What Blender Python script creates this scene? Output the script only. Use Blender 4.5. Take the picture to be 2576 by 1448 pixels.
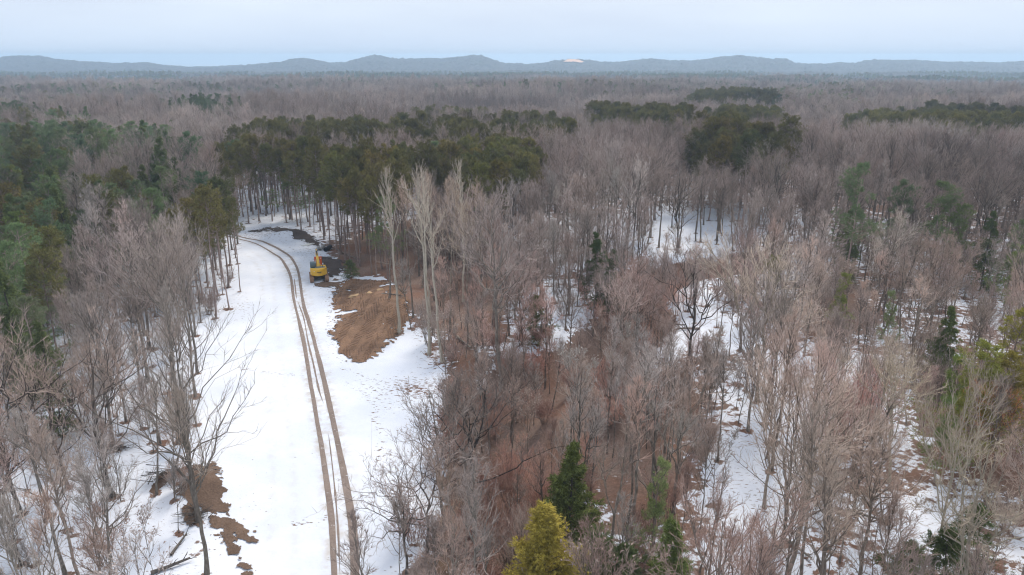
import bpy, math, random
import numpy as np
from mathutils import Vector, Matrix

for o in list(bpy.data.objects):
    bpy.data.objects.remove(o)
S = bpy.context.scene
C = S.collection
R = math.radians
RNG = np.random.default_rng(7)

# ------------------------------------------------------------------ camera, sky, sun, exposure
CAM_H = 36.0
PITCH = R(17.45)
FP = 1839.0                      # focal length in the units of a 2576 x 1448 picture
cam_d = bpy.data.cameras.new("camera")
cam = bpy.data.objects.new("camera", cam_d)
C.objects.link(cam)
cam.location = (0, 0, CAM_H)
cam.rotation_euler = (R(90) - PITCH, 0, 0)
cam_d.sensor_width = 36.0
cam_d.lens = FP / 2576 * 36.0
cam_d.clip_start = 0.5
cam_d.clip_end = 40000
S.camera = cam

SUN_EL, SUN_AZ = R(48), R(20)     # sun behind thin cloud, ahead of the camera a little to its right side
w = bpy.data.worlds.new("World")
S.world = w
w.use_nodes = True
nt = w.node_tree
nt.nodes.clear()
out = nt.nodes.new("ShaderNodeOutputWorld")
bg = nt.nodes.new("ShaderNodeBackground")
sky = nt.nodes.new("ShaderNodeTexSky")
sky.sky_type = 'NISHITA'
sky.sun_disc = False
sky.sun_elevation = SUN_EL
sky.sun_rotation = SUN_AZ
sky.air_density = 1.0
sky.dust_density = 2.0
tc = nt.nodes.new("ShaderNodeTexCoord")
# cloud deck: pale even stratus with soft streaks, over the clear sky
mp = nt.nodes.new("ShaderNodeMapping")
mp.inputs["Scale"].default_value = (1.6, 1.6, 9.0)
nz = nt.nodes.new("ShaderNodeTexNoise")
nz.inputs["Scale"].default_value = 1.4
nz.inputs["Detail"].default_value = 5
nz.inputs["Roughness"].default_value = 0.5
rmp = nt.nodes.new("ShaderNodeValToRGB")
rmp.color_ramp.elements[0].position = 0.33
rmp.color_ramp.elements[0].color = (7.0, 7.9, 9.6, 1)
rmp.color_ramp.elements[1].position = 0.68
rmp.color_ramp.elements[1].color = (8.7, 9.6, 10.8, 1)
mixw = nt.nodes.new("ShaderNodeMix")
mixw.data_type = 'RGBA'
mixw.inputs[0].default_value = 0.93
L = nt.links.new
L(tc.outputs["Generated"], mp.inputs["Vector"])
L(mp.outputs[0], nz.inputs["Vector"])
L(nz.outputs["Fac"], rmp.inputs[0])
L(sky.outputs[0], mixw.inputs[6])
L(rmp.outputs[0], mixw.inputs[7])
sepd = nt.nodes.new("ShaderNodeSeparateXYZ")
L(tc.outputs["Generated"], sepd.inputs[0])
low = nt.nodes.new("ShaderNodeMapRange")
low.interpolation_type = 'SMOOTHSTEP'
for k_, v_ in ((1, -0.01), (2, 0.09), (3, 0.75), (4, 0.0)): low.inputs[k_].default_value = v_
L(sepd.outputs[2], low.inputs[0])
mixh = nt.nodes.new("ShaderNodeMix")          # paler blue air low over the lake
mixh.data_type = 'RGBA'
mixh.inputs[7].default_value = (6.8, 8.1, 10.0, 1)
L(low.outputs[0], mixh.inputs[0])
L(mixw.outputs[2], mixh.inputs[6])
L(mixh.outputs[2], bg.inputs[0])
bg.inputs[1].default_value = 0.062
L(bg.outputs[0], out.inputs[0])

sun_d = bpy.data.lights.new("sun", 'SUN')
sun_d.energy = 1.7
sun_d.angle = R(18)
sun_d.color = (1.0, 0.92, 0.82)
sun = bpy.data.objects.new("sun", sun_d)
C.objects.link(sun)
sdir = Vector((math.sin(SUN_AZ) * math.cos(SUN_EL), math.cos(SUN_AZ) * math.cos(SUN_EL), math.sin(SUN_EL)))
sun.rotation_euler = (-sdir).to_track_quat('-Z', 'Y').to_euler()

S.view_settings.view_transform = 'Standard'
S.view_settings.look = 'None'
S.view_settings.exposure = 0.72
S.view_settings.gamma = 1.0
S.render.engine = 'CYCLES'
S.cycles.max_bounces = 5
S.cycles.diffuse_bounces = 2
S.cycles.glossy_bounces = 2
S.cycles.transmission_bounces = 2
S.cycles.volume_bounces = 1
S.cycles.use_denoising = True
S.cycles.filter_width = 1.15
S.cycles.use_adaptive_sampling = True
S.cycles.adaptive_threshold = 0.02

HAZE = (0.00026, (0.61, 0.81, 1.0))

# ------------------------------------------------------------------ small helpers
def smooth(a, b, v):
    t = np.clip((v - a) / (b - a), 0, 1)
    return t * t * (3 - 2 * t)

def ray(px, py):
    cx, cy = (px - 1288.0) / FP, -(py - 724.0) / FP
    cp, sp = math.cos(PITCH), math.sin(PITCH)
    return np.array([cx, cp + cy * sp, -sp + cy * cp])

def flat(px, py, z=0.0):
    d = ray(px, py)
    t = (z - CAM_H) / d[2]
    return np.array([d[0] * t, d[1] * t])

def px_of(x, y, z):
    cp, sp = math.cos(PITCH), math.sin(PITCH)
    dz = z - CAM_H
    f = y * cp - dz * sp
    u = y * sp + dz * cp
    f = np.where(np.abs(f) < 1e-6, 1e-6, f)
    return 1288 + FP * x / f, 724 - FP * u / f, f

def vnoise(x, y, s, seed=0):
    x = np.asarray(x, float) / s
    y = np.asarray(y, float) / s
    xi, yi = np.floor(x), np.floor(y)
    fx, fy = x - xi, y - yi
    fx, fy = fx * fx * (3 - 2 * fx), fy * fy * (3 - 2 * fy)
    def h(a, b):
        v = np.sin(a * 127.1 + b * 311.7 + seed * 74.7) * 43758.5453
        return v - np.floor(v)
    return (h(xi, yi) * (1 - fx) * (1 - fy) + h(xi + 1, yi) * fx * (1 - fy)
            + h(xi, yi + 1) * (1 - fx) * fy + h(xi + 1, yi + 1) * fx * fy)

def fnoise(x, y, s, seed=0, octs=4):
    v, a, t = 0, 1.0, 0
    for k in range(octs):
        v = v + a * vnoise(x, y, s / 2 ** k, seed + k * 5)
        t += a
        a *= 0.55
    return v / t

def poly_sdf(x, y, P):
    """signed distance to polygon P, negative inside"""
    x = np.asarray(x, float); y = np.asarray(y, float)
    d = np.full(x.shape, 1e18); ins = np.zeros(x.shape, bool)
    n = len(P)
    for i in range(n):
        ax, ay = P[i]; bx, by = P[(i + 1) % n]
        ex, ey = bx - ax, by - ay
        t = np.clip(((x - ax) * ex + (y - ay) * ey) / (ex * ex + ey * ey + 1e-12), 0, 1)
        d = np.minimum(d, (x - ax - t * ex) ** 2 + (y - ay - t * ey) ** 2)
        if ay != by:
            c = (ay > y) != (by > y)
            ins ^= c & (x < (bx - ax) * (y - ay) / (by - ay) + ax)
    d = np.sqrt(d)
    return np.where(ins, -d, d)

def line_dist(x, y, P):
    x = np.asarray(x, float); y = np.asarray(y, float)
    d = np.full(x.shape, 1e18)
    for i in range(len(P) - 1):
        ax, ay = P[i]; bx, by = P[i + 1]
        ex, ey = bx - ax, by - ay
        t = np.clip(((x - ax) * ex + (y - ay) * ey) / (ex * ex + ey * ey + 1e-12), 0, 1)
        d = np.minimum(d, (x - ax - t * ex) ** 2 + (y - ay - t * ey) ** 2)
    return np.sqrt(d)

def spline(P, n):
    P = np.asarray(P, float)
    d = np.r_[0, np.cumsum(np.linalg.norm(np.diff(P, axis=0), axis=1))]
    Q = np.vstack([2 * P[0] - P[1], P, 2 * P[-1] - P[-2]])
    o = []
    for u in np.linspace(0, len(P) - 1 - 1e-9, n * 3):
        i = int(u); t = u - i
        a, b, c, e = Q[i], Q[i + 1], Q[i + 2], Q[i + 3]
        o.append(0.5 * (2 * b + (c - a) * t + (2 * a - 5 * b + 4 * c - e) * t * t + (3 * b - a - 3 * c + e) * t ** 3))
    o = np.array(o)
    d = np.r_[0, np.cumsum(np.linalg.norm(np.diff(o, axis=0), axis=1))]
    s = np.linspace(0, d[-1], n)
    return np.stack([np.interp(s, d, o[:, k]) for k in range(o.shape[1])], 1)

def poly(pts, z=0.0):
    return [tuple(flat(a, b, z)) for a, b in pts]

# ------------------------------------------------------------------ layout of the ground (outlines on the ground, in metres)
CLEAR = poly([(640, 1448), (600, 1390), (575, 1290), (560, 1200), (520, 1060), (482, 960), (500, 855), (575, 785), (604, 700), (612, 612),
              (560, 592), (560, 578), (700, 560), (790, 605), (830, 650), (850, 690), (905, 700), (955, 690), (1000, 725), (1005, 800),
              (1020, 850), (1075, 910), (1112, 950), (1110, 1010), (1085, 1060), (1120, 1130), (1110, 1250), (1040, 1340), (935, 1448)])
CLEAR = CLEAR + [(-8, 30), (-8, -30), (-22, -30), (-22, 30)]
SOIL = poly([(846, 716), (880, 702), (920, 706), (968, 710), (1008, 728), (1024, 770), (1022, 815), (1006, 846), (986, 868), (962, 888), (940, 908),
             (905, 917), (876, 905), (858, 884), (842, 862), (836, 842), (852, 822), (846, 800), (836, 776), (842, 742)])
BERM = poly([(672, 574), (700, 571), (740, 577), (775, 590), (800, 604), (800, 617), (778, 612), (752, 600), (712, 588), (684, 582)])
BERM2 = poly([(800, 650), (826, 646), (848, 652), (858, 668), (856, 688), (836, 700), (822, 690), (806, 672)])
BERM3 = poly([(632, 581), (650, 578), (674, 578), (674, 581), (650, 583)])
BANK = poly([(492, 1172), (528, 1170), (552, 1200), (566, 1250), (578, 1292), (540, 1286), (500, 1278), (498, 1316), (462, 1312), (452, 1240), (470, 1190)])
BANK2 = poly([(535, 1300), (590, 1302), (622, 1330), (640, 1360), (590, 1345), (610, 1400), (636, 1448), (620, 1448), (585, 1395), (552, 1340)])
RIDGE = poly([(378, 1220), (420, 1194), (470, 1176), (492, 1180), (480, 1196), (430, 1212), (390, 1236)])
BANK3 = poly([(1040, 1448), (1060, 1415), (1100, 1392), (1140, 1380), (1165, 1392), (1150, 1420), (1120, 1448)])
RAVINE = [tuple(p) for p in spline(poly([(1900, 655), (1760, 672), (1640, 700), (1590, 745), (1600, 800), (1545, 850), (1450, 905), (1340, 950), (1270, 1030),
                                         (1290, 1130), (1220, 1190), (1225, 1260), (1275, 1340), (1260, 1470)]), 60)]
EXC = flat(803, 703)
BANKCLEAR = poly([(455, 1130), (570, 1130), (680, 1448), (690, 1640), (470, 1640), (455, 1330)])
PINEFLOOR = poly([(600, 576), (690, 545), (740, 500), (960, 490), (1040, 600), (1035, 715), (955, 692), (850, 692), (800, 640)])

MOUNDS = [(*flat(990, 765), 6.5, 8, 1.8), (*flat(735, 590), 4.5, 2.2, 0.9), (*flat(835, 672), 3.2, 2.5, 1.3), (*flat(525, 1225), 2.2, 2.8, 1.3), (*flat(430, 1205), 2.4, 0.7, 0.6), (*flat(1100, 1412), 2.5, 2.0, 0.9),
          (*flat(940, 800), 8, 9, 0.5)]

def hgt(x, y):
    x = np.asarray(x, float); y = np.asarray(y, float)
    r = np.hypot(x, y)
    z = -25 * (1 - np.exp(-np.maximum(r - 170, 0) / 1100))
    z = z + smooth(190, 420, r) * (1 - smooth(2400, 3200, r)) * (3.4 * np.sin(x / 71 + 1.3) * np.sin(y / 93 + 0.4) + 2.2 * np.sin(x / 39 - y / 57) + 2.5 * np.sin(y / 140 + 2 + x / 400))
    near = 1 - smooth(200, 300, r)
    z = z + near * (0.9 * (fnoise(x, y, 26, 3) - 0.5) + 0.25 * (fnoise(x, y, 6, 9, 3) - 0.5))
    rough = np.abs(r - 100) < 150
    if np.any(rough):
        dr = line_dist(x, y, RAVINE)
        dr = dr + 2.2 * (fnoise(x, y, 9, 21, 3) - 0.5)
        z = z - 3.2 * (1 - smooth(1.2, 7.5, dr))
    for mx, my, sx, sy, h in MOUNDS:
        z = z + h * np.exp(-((x - mx) / sx) ** 2 - ((y - my) / sy) ** 2)
    return z

def ground(px, py):
    z = 0.0
    for _ in range(5):
        p = flat(px, py, z)
        z = float(hgt(p[0], p[1]))
    return np.array([p[0], p[1], z])

# ------------------------------------------------------------------ materials
MATS = {}
class NT:
    def __init__(s, name):
        s.m = bpy.data.materials.new(name); s.m.use_nodes = True
        s.t = s.m.node_tree; s.n = s.t.nodes
        s.b = s.n["Principled BSDF"]
        s.b.inputs["Specular IOR Level"].default_value = 0.2
        s.b.inputs["Roughness"].default_value = 0.9
        MATS[name] = s.m
    def new(s, t, **k):
        n = s.n.new(t)
        for a, v in k.items():
            setattr(n, a, v)
        return n
    def link(s, a, b): s.t.links.new(a, b)
    def noise(s, scale, detail=4, rough=0.55, vec=None, dist=0.0):
        n = s.new("ShaderNodeTexNoise")
        n.inputs["Scale"].default_value = scale; n.inputs["Detail"].default_value = detail
        n.inputs["Roughness"].default_value = rough; n.inputs["Distortion"].default_value = dist
        if vec is not None: s.link(vec, n.inputs["Vector"])
        return n.outputs["Fac"]
    def obj_vec(s, scale=(1, 1, 1), rot=(0, 0, 0), src="Object"):
        c = s.new("ShaderNodeTexCoord"); m = s.new("ShaderNodeMapping")
        m.inputs["Scale"].default_value = scale; m.inputs["Rotation"].default_value = rot
        s.link(c.outputs[src], m.inputs["Vector"])
        return m.outputs[0]
    def ramp(s, fac, stops, interp='LINEAR'):
        n = s.new("ShaderNodeValToRGB"); r = n.color_ramp; r.interpolation = interp
        while len(r.elements) < len(stops): r.elements.new(0.5)
        for e, (p, c) in zip(r.elements, stops):
            e.position = p; e.color = (*c, 1) if len(c) == 3 else c
        s.link(fac, n.inputs[0])
        return n.outputs[0]
    def math(s, op, a, b=None, c=None, clamp=False):
        n = s.new("ShaderNodeMath", operation=op, use_clamp=clamp)
        for i, v in enumerate((a, b, c)):
            if v is None: continue
            if isinstance(v, (int, float)): n.inputs[i].default_value = v
            else: s.link(v, n.inputs[i])
        return n.outputs[0]
    def mix(s, fac, a, b, mode='MIX'):
        n = s.new("ShaderNodeMix", data_type='RGBA', blend_type=mode)
        for i, v in ((0, fac), (6, a), (7, b)):
            if isinstance(v, (int, float)): n.inputs[i].default_value = v
            elif isinstance(v, tuple): n.inputs[i].default_value = (*v, 1)
            else: s.link(v, n.inputs[i])
        return n.outputs[2]
    def map(s, v, a, b, c=0.0, d=1.0):
        n = s.new("ShaderNodeMapRange", interpolation_type='SMOOTHSTEP')
        s.link(v, n.inputs[0])
        for i, q in ((1, a), (2, b), (3, c), (4, d)):
            if isinstance(q, (int, float)): n.inputs[i].default_value = q
            else: s.link(q, n.inputs[i])
        return n.outputs[0]
    def bump(s, h, strength=0.4, dist=0.05):
        n = s.new("ShaderNodeBump"); n.inputs["Strength"].default_value = strength; n.inputs["Distance"].default_value = dist
        s.link(h, n.inputs["Height"]); s.link(n.outputs[0], s.b.inputs["Normal"])
    def col(s, c):
        if isinstance(c, tuple): s.b.inputs["Base Color"].default_value = (*c, 1)
        else: s.link(c, s.b.inputs["Base Color"])

LEAF = [(0.2, (0.075, 0.050, 0.040)), (0.42, (0.17, 0.115, 0.09)), (0.6, (0.27, 0.185, 0.145)), (0.8, (0.42, 0.33, 0.27))]

def mat_ground():
    s = NT("snow_and_leaf_litter")
    v = s.obj_vec()
    at = s.new("ShaderNodeAttribute", attribute_name="gmask")
    sp = s.new("ShaderNodeSeparateColor"); s.link(at.outputs["Color"], sp.inputs[0])
    lit, speck, dirty = sp.outputs[0], sp.outputs[1], sp.outputs[2]
    n1 = s.noise(0.22, 7, 0.62, v, 0.3)
    n2 = s.noise(1.1, 6, 0.68, v)
    n = s.math('ADD', s.math('MULTIPLY', n1, 0.45), s.math('MULTIPLY', n2, 0.55))
    thr = s.math('MULTIPLY_ADD', lit, -0.50, 0.76)
    m1 = s.map(s.math('SUBTRACT', n, thr), -0.018, 0.018)
    vs = s.obj_vec((1.0, 2.4, 1.0), (0, 0, 0.5))
    n3 = s.noise(1.9, 4, 0.55, vs)
    m2 = s.map(s.math('SUBTRACT', n3, s.math('MULTIPLY_ADD', speck, -0.27, 0.745)), -0.02, 0.03)
    m = s.math('MAXIMUM', m1, m2)
    leaf = s.ramp(s.noise(5.5, 6, 0.75, v), LEAF)
    leaf2 = s.mix(s.map(s.noise(0.16, 3, 0.5, v), 0.4, 0.65), leaf, s.mix(1.0, leaf, (0.98, 0.8, 0.7), 'MULTIPLY'))
    snow = s.mix(s.map(s.noise(0.09, 5, 0.6, v), 0.35, 0.65), (0.73, 0.765, 0.84), (0.85, 0.865, 0.91))
    snow = s.mix(s.math('MULTIPLY', dirty, s.map(s.noise(0.9, 4, 0.6, v), 0.35, 0.7)), snow, (0.55, 0.49, 0.43))
    s.col(s.mix(m, snow, leaf2))
    s.bump(s.math('ADD', s.noise(2.2, 5, 0.6, v), s.math('MULTIPLY', m, s.noise(9, 3, 0.7, v))), 0.35, 0.12)
    return s.m

def mat_soil(name, c0, c1, tread=True, snow=False):
    s = NT(name)
    v = s.obj_vec()
    n = s.noise(0.45, 6, 0.65, v)
    f = s.noise(6, 4, 0.7, v)
    base = s.ramp(s.math('ADD', s.math('MULTIPLY', n, 0.5), s.math('MULTIPLY', f, 0.5)), [(0.32, c0), (0.5, tuple((a + b) / 2 for a, b in zip(c0, c1))), (0.68, c1)])
    h = f
    if tread:
        def arcs(rot, sc, seed, lo, hi):
            vv = s.obj_vec((1, 1, 1), (0, 0, rot))
            wv = s.new("ShaderNodeTexWave", wave_type='BANDS', bands_direction='Y')
            wv.inputs["Scale"].default_value = 0.85; wv.inputs["Distortion"].default_value = 0.8; wv.inputs["Detail"].default_value = 1
            s.link(vv, wv.inputs["Vector"])
            va = s.obj_vec((1.1, 0.12, 1), (0, 0, rot))
            msk = s.map(s.noise(sc, 2, 0.4, va), lo, hi)
            return s.math('MULTIPLY', wv.outputs["Fac"], msk), msk
        a, ma = arcs(0.55, 1.0, 1, 0.50, 0.58)
        b, mb = arcs(1.35, 0.9, 2, 0.52, 0.6)
        tr = s.math('MAXIMUM', a, b)
        base = s.mix(s.math('MULTIPLY', tr, 0.55), base, s.mix(1.0, base, (0.55, 0.5, 0.48), 'MULTIPLY'))
        h = s.math('ADD', f, s.math('MULTIPLY', tr, -1.2))
    if snow:
        base = s.mix(s.map(s.noise(2.4, 5, 0.75, v), 0.60, 0.68), base, (0.72, 0.70, 0.70))
    s.col(base)
    s.bump(h, 0.8, 0.12)
    return s.m

def mat_bark(name, stops, spots=0.0):
    s = NT(name)
    v = s.obj_vec((3, 3, 0.8))
    oi = s.new("ShaderNodeObjectInfo")
    n = s.noise(2.2, 4, 0.65, v)
    c = s.ramp(n, stops)
    c = s.mix(1.0, c, oi.outputs["Color"], 'MULTIPLY')
    k = s.math('MULTIPLY_ADD', oi.outputs["Random"], 0.5, 0.75)
    cc = s.new("ShaderNodeCombineColor")
    for i in range(3): s.link(k, cc.inputs[i])
    s.col(s.mix(1.0, c, cc.outputs[0], 'MULTIPLY'))
    return s.m

def mat_twig(name, stops, lo=0.75, hi=1.3):
    """twigs: the tint differs from tree to tree and from shoot to shoot"""
    s = NT(name)
    oi = s.new("ShaderNodeObjectInfo")
    ge = s.new("ShaderNodeNewGeometry")
    c = s.ramp(oi.outputs["Random"], stops)
    c = s.mix(1.0, c, oi.outputs["Color"], 'MULTIPLY')
    c = s.mix(1.0, c, s.ramp(s.noise(0.011, 4, 0.6, oi.outputs["Location"]), [(0.36, (0.62, 0.55, 0.53)), (0.47, (0.92, 0.86, 0.84)), (0.54, (1.05, 1.0, 1.0)), (0.63, (1.26, 1.22, 1.2))]), 'MULTIPLY')
    k = s.math('MULTIPLY_ADD', ge.outputs["Random Per Island"], hi - lo, lo)
    cc = s.new("ShaderNodeCombineColor")
    for i in range(3): s.link(k, cc.inputs[i])
    s.col(s.mix(1.0, c, cc.outputs[0], 'MULTIPLY'))
    return s.m

def mat_plain(name, c, rough=0.6, spec=0.4, metal=0.0, dirt=None, dscale=3.0):
    s = NT(name)
    s.b.inputs["Roughness"].default_value = rough
    s.b.inputs["Specular IOR Level"].default_value = spec
    s.b.inputs["Metallic"].default_value = metal
    v = s.obj_vec()
    n = s.noise(dscale, 5, 0.65, v)
    a = tuple(x * 0.88 for x in c)
    cc = s.mix(n, a, tuple(min(1, x * 1.1) for x in c))
    if dirt:
        cc = s.mix(s.map(s.noise(dscale * 0.6, 5, 0.7, v), 0.52, 0.72), cc, dirt)
    s.col(cc)
    return s.m

M_GROUND = mat_ground()
M_SOIL = mat_soil("bare_brown_soil", (0.12, 0.07, 0.044), (0.37, 0.22, 0.135))
M_MUD = mat_soil("dark_peaty_soil", (0.055, 0.045, 0.04), (0.14, 0.105, 0.09), False)
M_BANKSOIL = mat_soil("brown_bank_soil", (0.09, 0.057, 0.04), (0.25, 0.165, 0.115), False)
M_TRACK = mat_soil("wheel_rut_mud", (0.20, 0.15, 0.125), (0.36, 0.285, 0.24), False, True)
M_BARK = mat_bark("grey_bark", [(0.3, (0.12, 0.097, 0.08)), (0.55, (0.24, 0.205, 0.17)), (0.75, (0.40, 0.355, 0.305))])
M_BARKDARK = mat_bark("dark_bark", [(0.3, (0.06, 0.05, 0.042)), (0.6, (0.13, 0.11, 0.095)), (0.8, (0.2, 0.175, 0.15))])
M_BARKPALE = mat_bark("pale_poplar_bark", [(0.25, (0.38, 0.325, 0.25)), (0.55, (0.52, 0.46, 0.365)), (0.8, (0.64, 0.58, 0.48))])
M_BARKPINE = mat_bark("pine_bark", [(0.3, (0.19, 0.14, 0.12)), (0.55, (0.36, 0.275, 0.24)), (0.78, (0.5, 0.40, 0.36))])
M_TWIG = mat_twig("bare_twigs", [(0.0, (0.50, 0.435, 0.38)), (0.2, (0.58, 0.50, 0.455)), (0.45, (0.46, 0.415, 0.36)), (0.7, (0.52, 0.43, 0.38)), (0.9, (0.36, 0.315, 0.275)), (1.0, (0.62, 0.55, 0.48))])
M_TWIGPALE = mat_twig("pale_twigs", [(0.0, (0.62, 0.54, 0.43)), (1.0, (0.56, 0.49, 0.40))])
M_NEEDLE = mat_twig("pine_needles", [(0.0, (0.18, 0.168, 0.06)), (0.5, (0.215, 0.195, 0.066)), (1.0, (0.15, 0.155, 0.062))], 0.45, 1.7)
M_NEEDLEB = mat_twig("soft_pine_needles", [(0.0, (0.18, 0.25, 0.12)), (0.5, (0.21, 0.27, 0.12)), (1.0, (0.16, 0.225, 0.125))], 0.55, 1.5)
M_SPRUCE = mat_twig("spruce_needles", [(0.0, (0.135, 0.18, 0.07)), (1.0, (0.16, 0.20, 0.075))], 0.5, 1.6)
M_CEDAR = mat_twig("yellow_cedar_sprays", [(0.0, (0.50, 0.42, 0.075)), (1.0, (0.56, 0.47, 0.10))], 0.5, 1.3)
M_DEADLEAF = mat_twig("dead_leaves", [(0.0, (0.34, 0.17, 0.075)), (1.0, (0.40, 0.22, 0.10))], 0.5, 1.4)
M_YELLOW = mat_plain("yellow_machine_paint", (0.86, 0.50, 0.035), 0.45, 0.5, dirt=(0.45, 0.27, 0.08), dscale=1.6)
M_ORANGE = mat_plain("orange_machine_paint", (0.80, 0.13, 0.02), 0.5, 0.4, dirt=(0.55, 0.12, 0.05), dscale=1.5)
M_TEAL = mat_plain("blue_grey_cab_paint", (0.11, 0.16, 0.175), 0.5, 0.4)
M_DARKM = mat_plain("dark_machine_steel", (0.035, 0.035, 0.038), 0.6, 0.4, dirt=(0.12, 0.09, 0.07))
M_TRACKSHOE = mat_plain("muddy_track_shoes", (0.33, 0.20, 0.13), 0.85, 0.2, dirt=(0.2, 0.13, 0.09), dscale=4)
M_CHROME = mat_plain("polished_steel_rod", (0.6, 0.6, 0.62), 0.25, 0.5, 0.9)
M_GLASS = mat_plain("dark_cab_glass", (0.05, 0.085, 0.085), 0.08, 0.8)
M_CONC = mat_plain("pale_concrete", (0.46, 0.44, 0.42), 0.9, 0.2, dirt=(0.33, 0.31, 0.29))
M_BLACKPIPE = mat_plain("black_plastic", (0.03, 0.035, 0.045), 0.5, 0.4)
M_SAND = mat_plain("tan_sand_clod", (0.52, 0.35, 0.20), 0.95, 0.1)
M_WHITE = mat_plain("white_sticker", (0.75, 0.75, 0.72), 0.5, 0.3)

# ------------------------------------------------------------------ mesh helpers
def mesh_tris(name, V, T, smooth_=False):
    me = bpy.data.meshes.new(name)
    V = np.ascontiguousarray(V, np.float32); T = np.ascontiguousarray(T, np.int32)
    me.vertices.add(len(V)); me.vertices.foreach_set("co", V.ravel())
    me.loops.add(T.size); me.loops.foreach_set("vertex_index", T.ravel())
    k = T.shape[1]
    me.polygons.add(len(T)); me.polygons.foreach_set("loop_start", np.arange(0, T.size, k, dtype=np.int32))
    me.polygons.foreach_set("use_smooth", np.full(len(T), smooth_))
    me.update(calc_edges=True)
    return me

def link(name, me, mat=None, parent=None):
    o = bpy.data.objects.new(name, me)
    C.objects.link(o)
    if mat is not None and not me.materials: me.materials.append(mat)
    if parent is not None: o.parent = parent
    return o

def tag(o, label=None, cat=None, group=None, kind=None):
    for k, v in (("label", label), ("category", cat), ("group", group), ("kind", kind)):
        if v: o[k] = v
    return o

def empty(name, loc=(0, 0, 0), rz=0.0):
    o = bpy.data.objects.new(name, None)
    C.objects.link(o)
    o.empty_display_size = 0.2
    o.location = loc; o.rotation_euler = (0, 0, rz)
    return o

class MB:
    """collects boxes, prisms and tubes that become one mesh"""
    def __init__(s): s.v = []; s.f = []
    def add(s, V, F):
        b = len(s.v); s.v += [tuple(map(float, p)) for p in V]; s.f += [[b + i for i in f] for f in F]; return s
    def box(s, c, d, rx=0, ry=0, rz=0):
        m = Matrix.Rotation(rz, 3, 'Z') @ Matrix.Rotation(ry, 3, 'Y') @ Matrix.Rotation(rx, 3, 'X')
        V = [Vector(c) + m @ Vector((sx * d[0] / 2, sy * d[1] / 2, sz * d[2] / 2)) for sx in (-1, 1) for sy in (-1, 1) for sz in (-1, 1)]
        return s.add(V, [(0, 1, 3, 2), (4, 6, 7, 5), (0, 4, 5, 1), (2, 3, 7, 6), (0, 2, 6, 4), (1, 5, 7, 3)])
    def prism(s, P, a, b, axis='x'):
        n = len(P)
        if axis == 'x': V = [(a, p, q) for p, q in P] + [(b, p, q) for p, q in P]
        else: V = [(p, q, a) for p, q in P] + [(p, q, b) for p, q in P]
        F = [tuple(range(n))[::-1], tuple(range(n, 2 * n))] + [(i, (i + 1) % n, n + (i + 1) % n, n + i) for i in range(n)]
        return s.add(V, F)
    def cyl(s, a, b, r, n=14, r2=None):
        a, b = Vector(a), Vector(b); t = (b - a).normalized()
        u = t.orthogonal().normalized(); v = t.cross(u); r2 = r if r2 is None else r2
        V = [a + r * (math.cos(k * 2 * math.pi / n) * u + math.sin(k * 2 * math.pi / n) * v) for k in range(n)]
        V += [b + r2 * (math.cos(k * 2 * math.pi / n) * u + math.sin(k * 2 * math.pi / n) * v) for k in range(n)]
        return s.add(V, [tuple(range(n))[::-1], tuple(range(n, 2 * n))] + [(i, (i + 1) % n, n + (i + 1) % n, n + i) for i in range(n)])
    def build(s, name, mat, parent=None, bevel=0.0, smooth_=False):
        me = bpy.data.meshes.new(name); me.from_pydata(s.v, [], s.f); me.update()
        if smooth_: me.polygons.foreach_set("use_smooth", [True] * len(me.polygons))
        o = link(name, me, mat, parent)
        if bevel:
            b = o.modifiers.new("bevel", 'BEVEL'); b.width = bevel; b.segments = 2; b.limit_method = 'ANGLE'
        return o

# ------------------------------------------------------------------ ground sheet
def axis(lo, hi, step, far_lo, far_hi, g=1.09):
    a = list(np.arange(lo, hi, step))
    s, p = step, a[-1]
    while p < far_hi:
        s *= g; p += s; a.append(p)
    s, p, b = step, lo, []
    while p > far_lo:
        s *= g; p -= s; b.append(p)
    return np.array(b[::-1] + a)

def forest_px(x, y):
    return px_of(x, y, 0.0)

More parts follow.
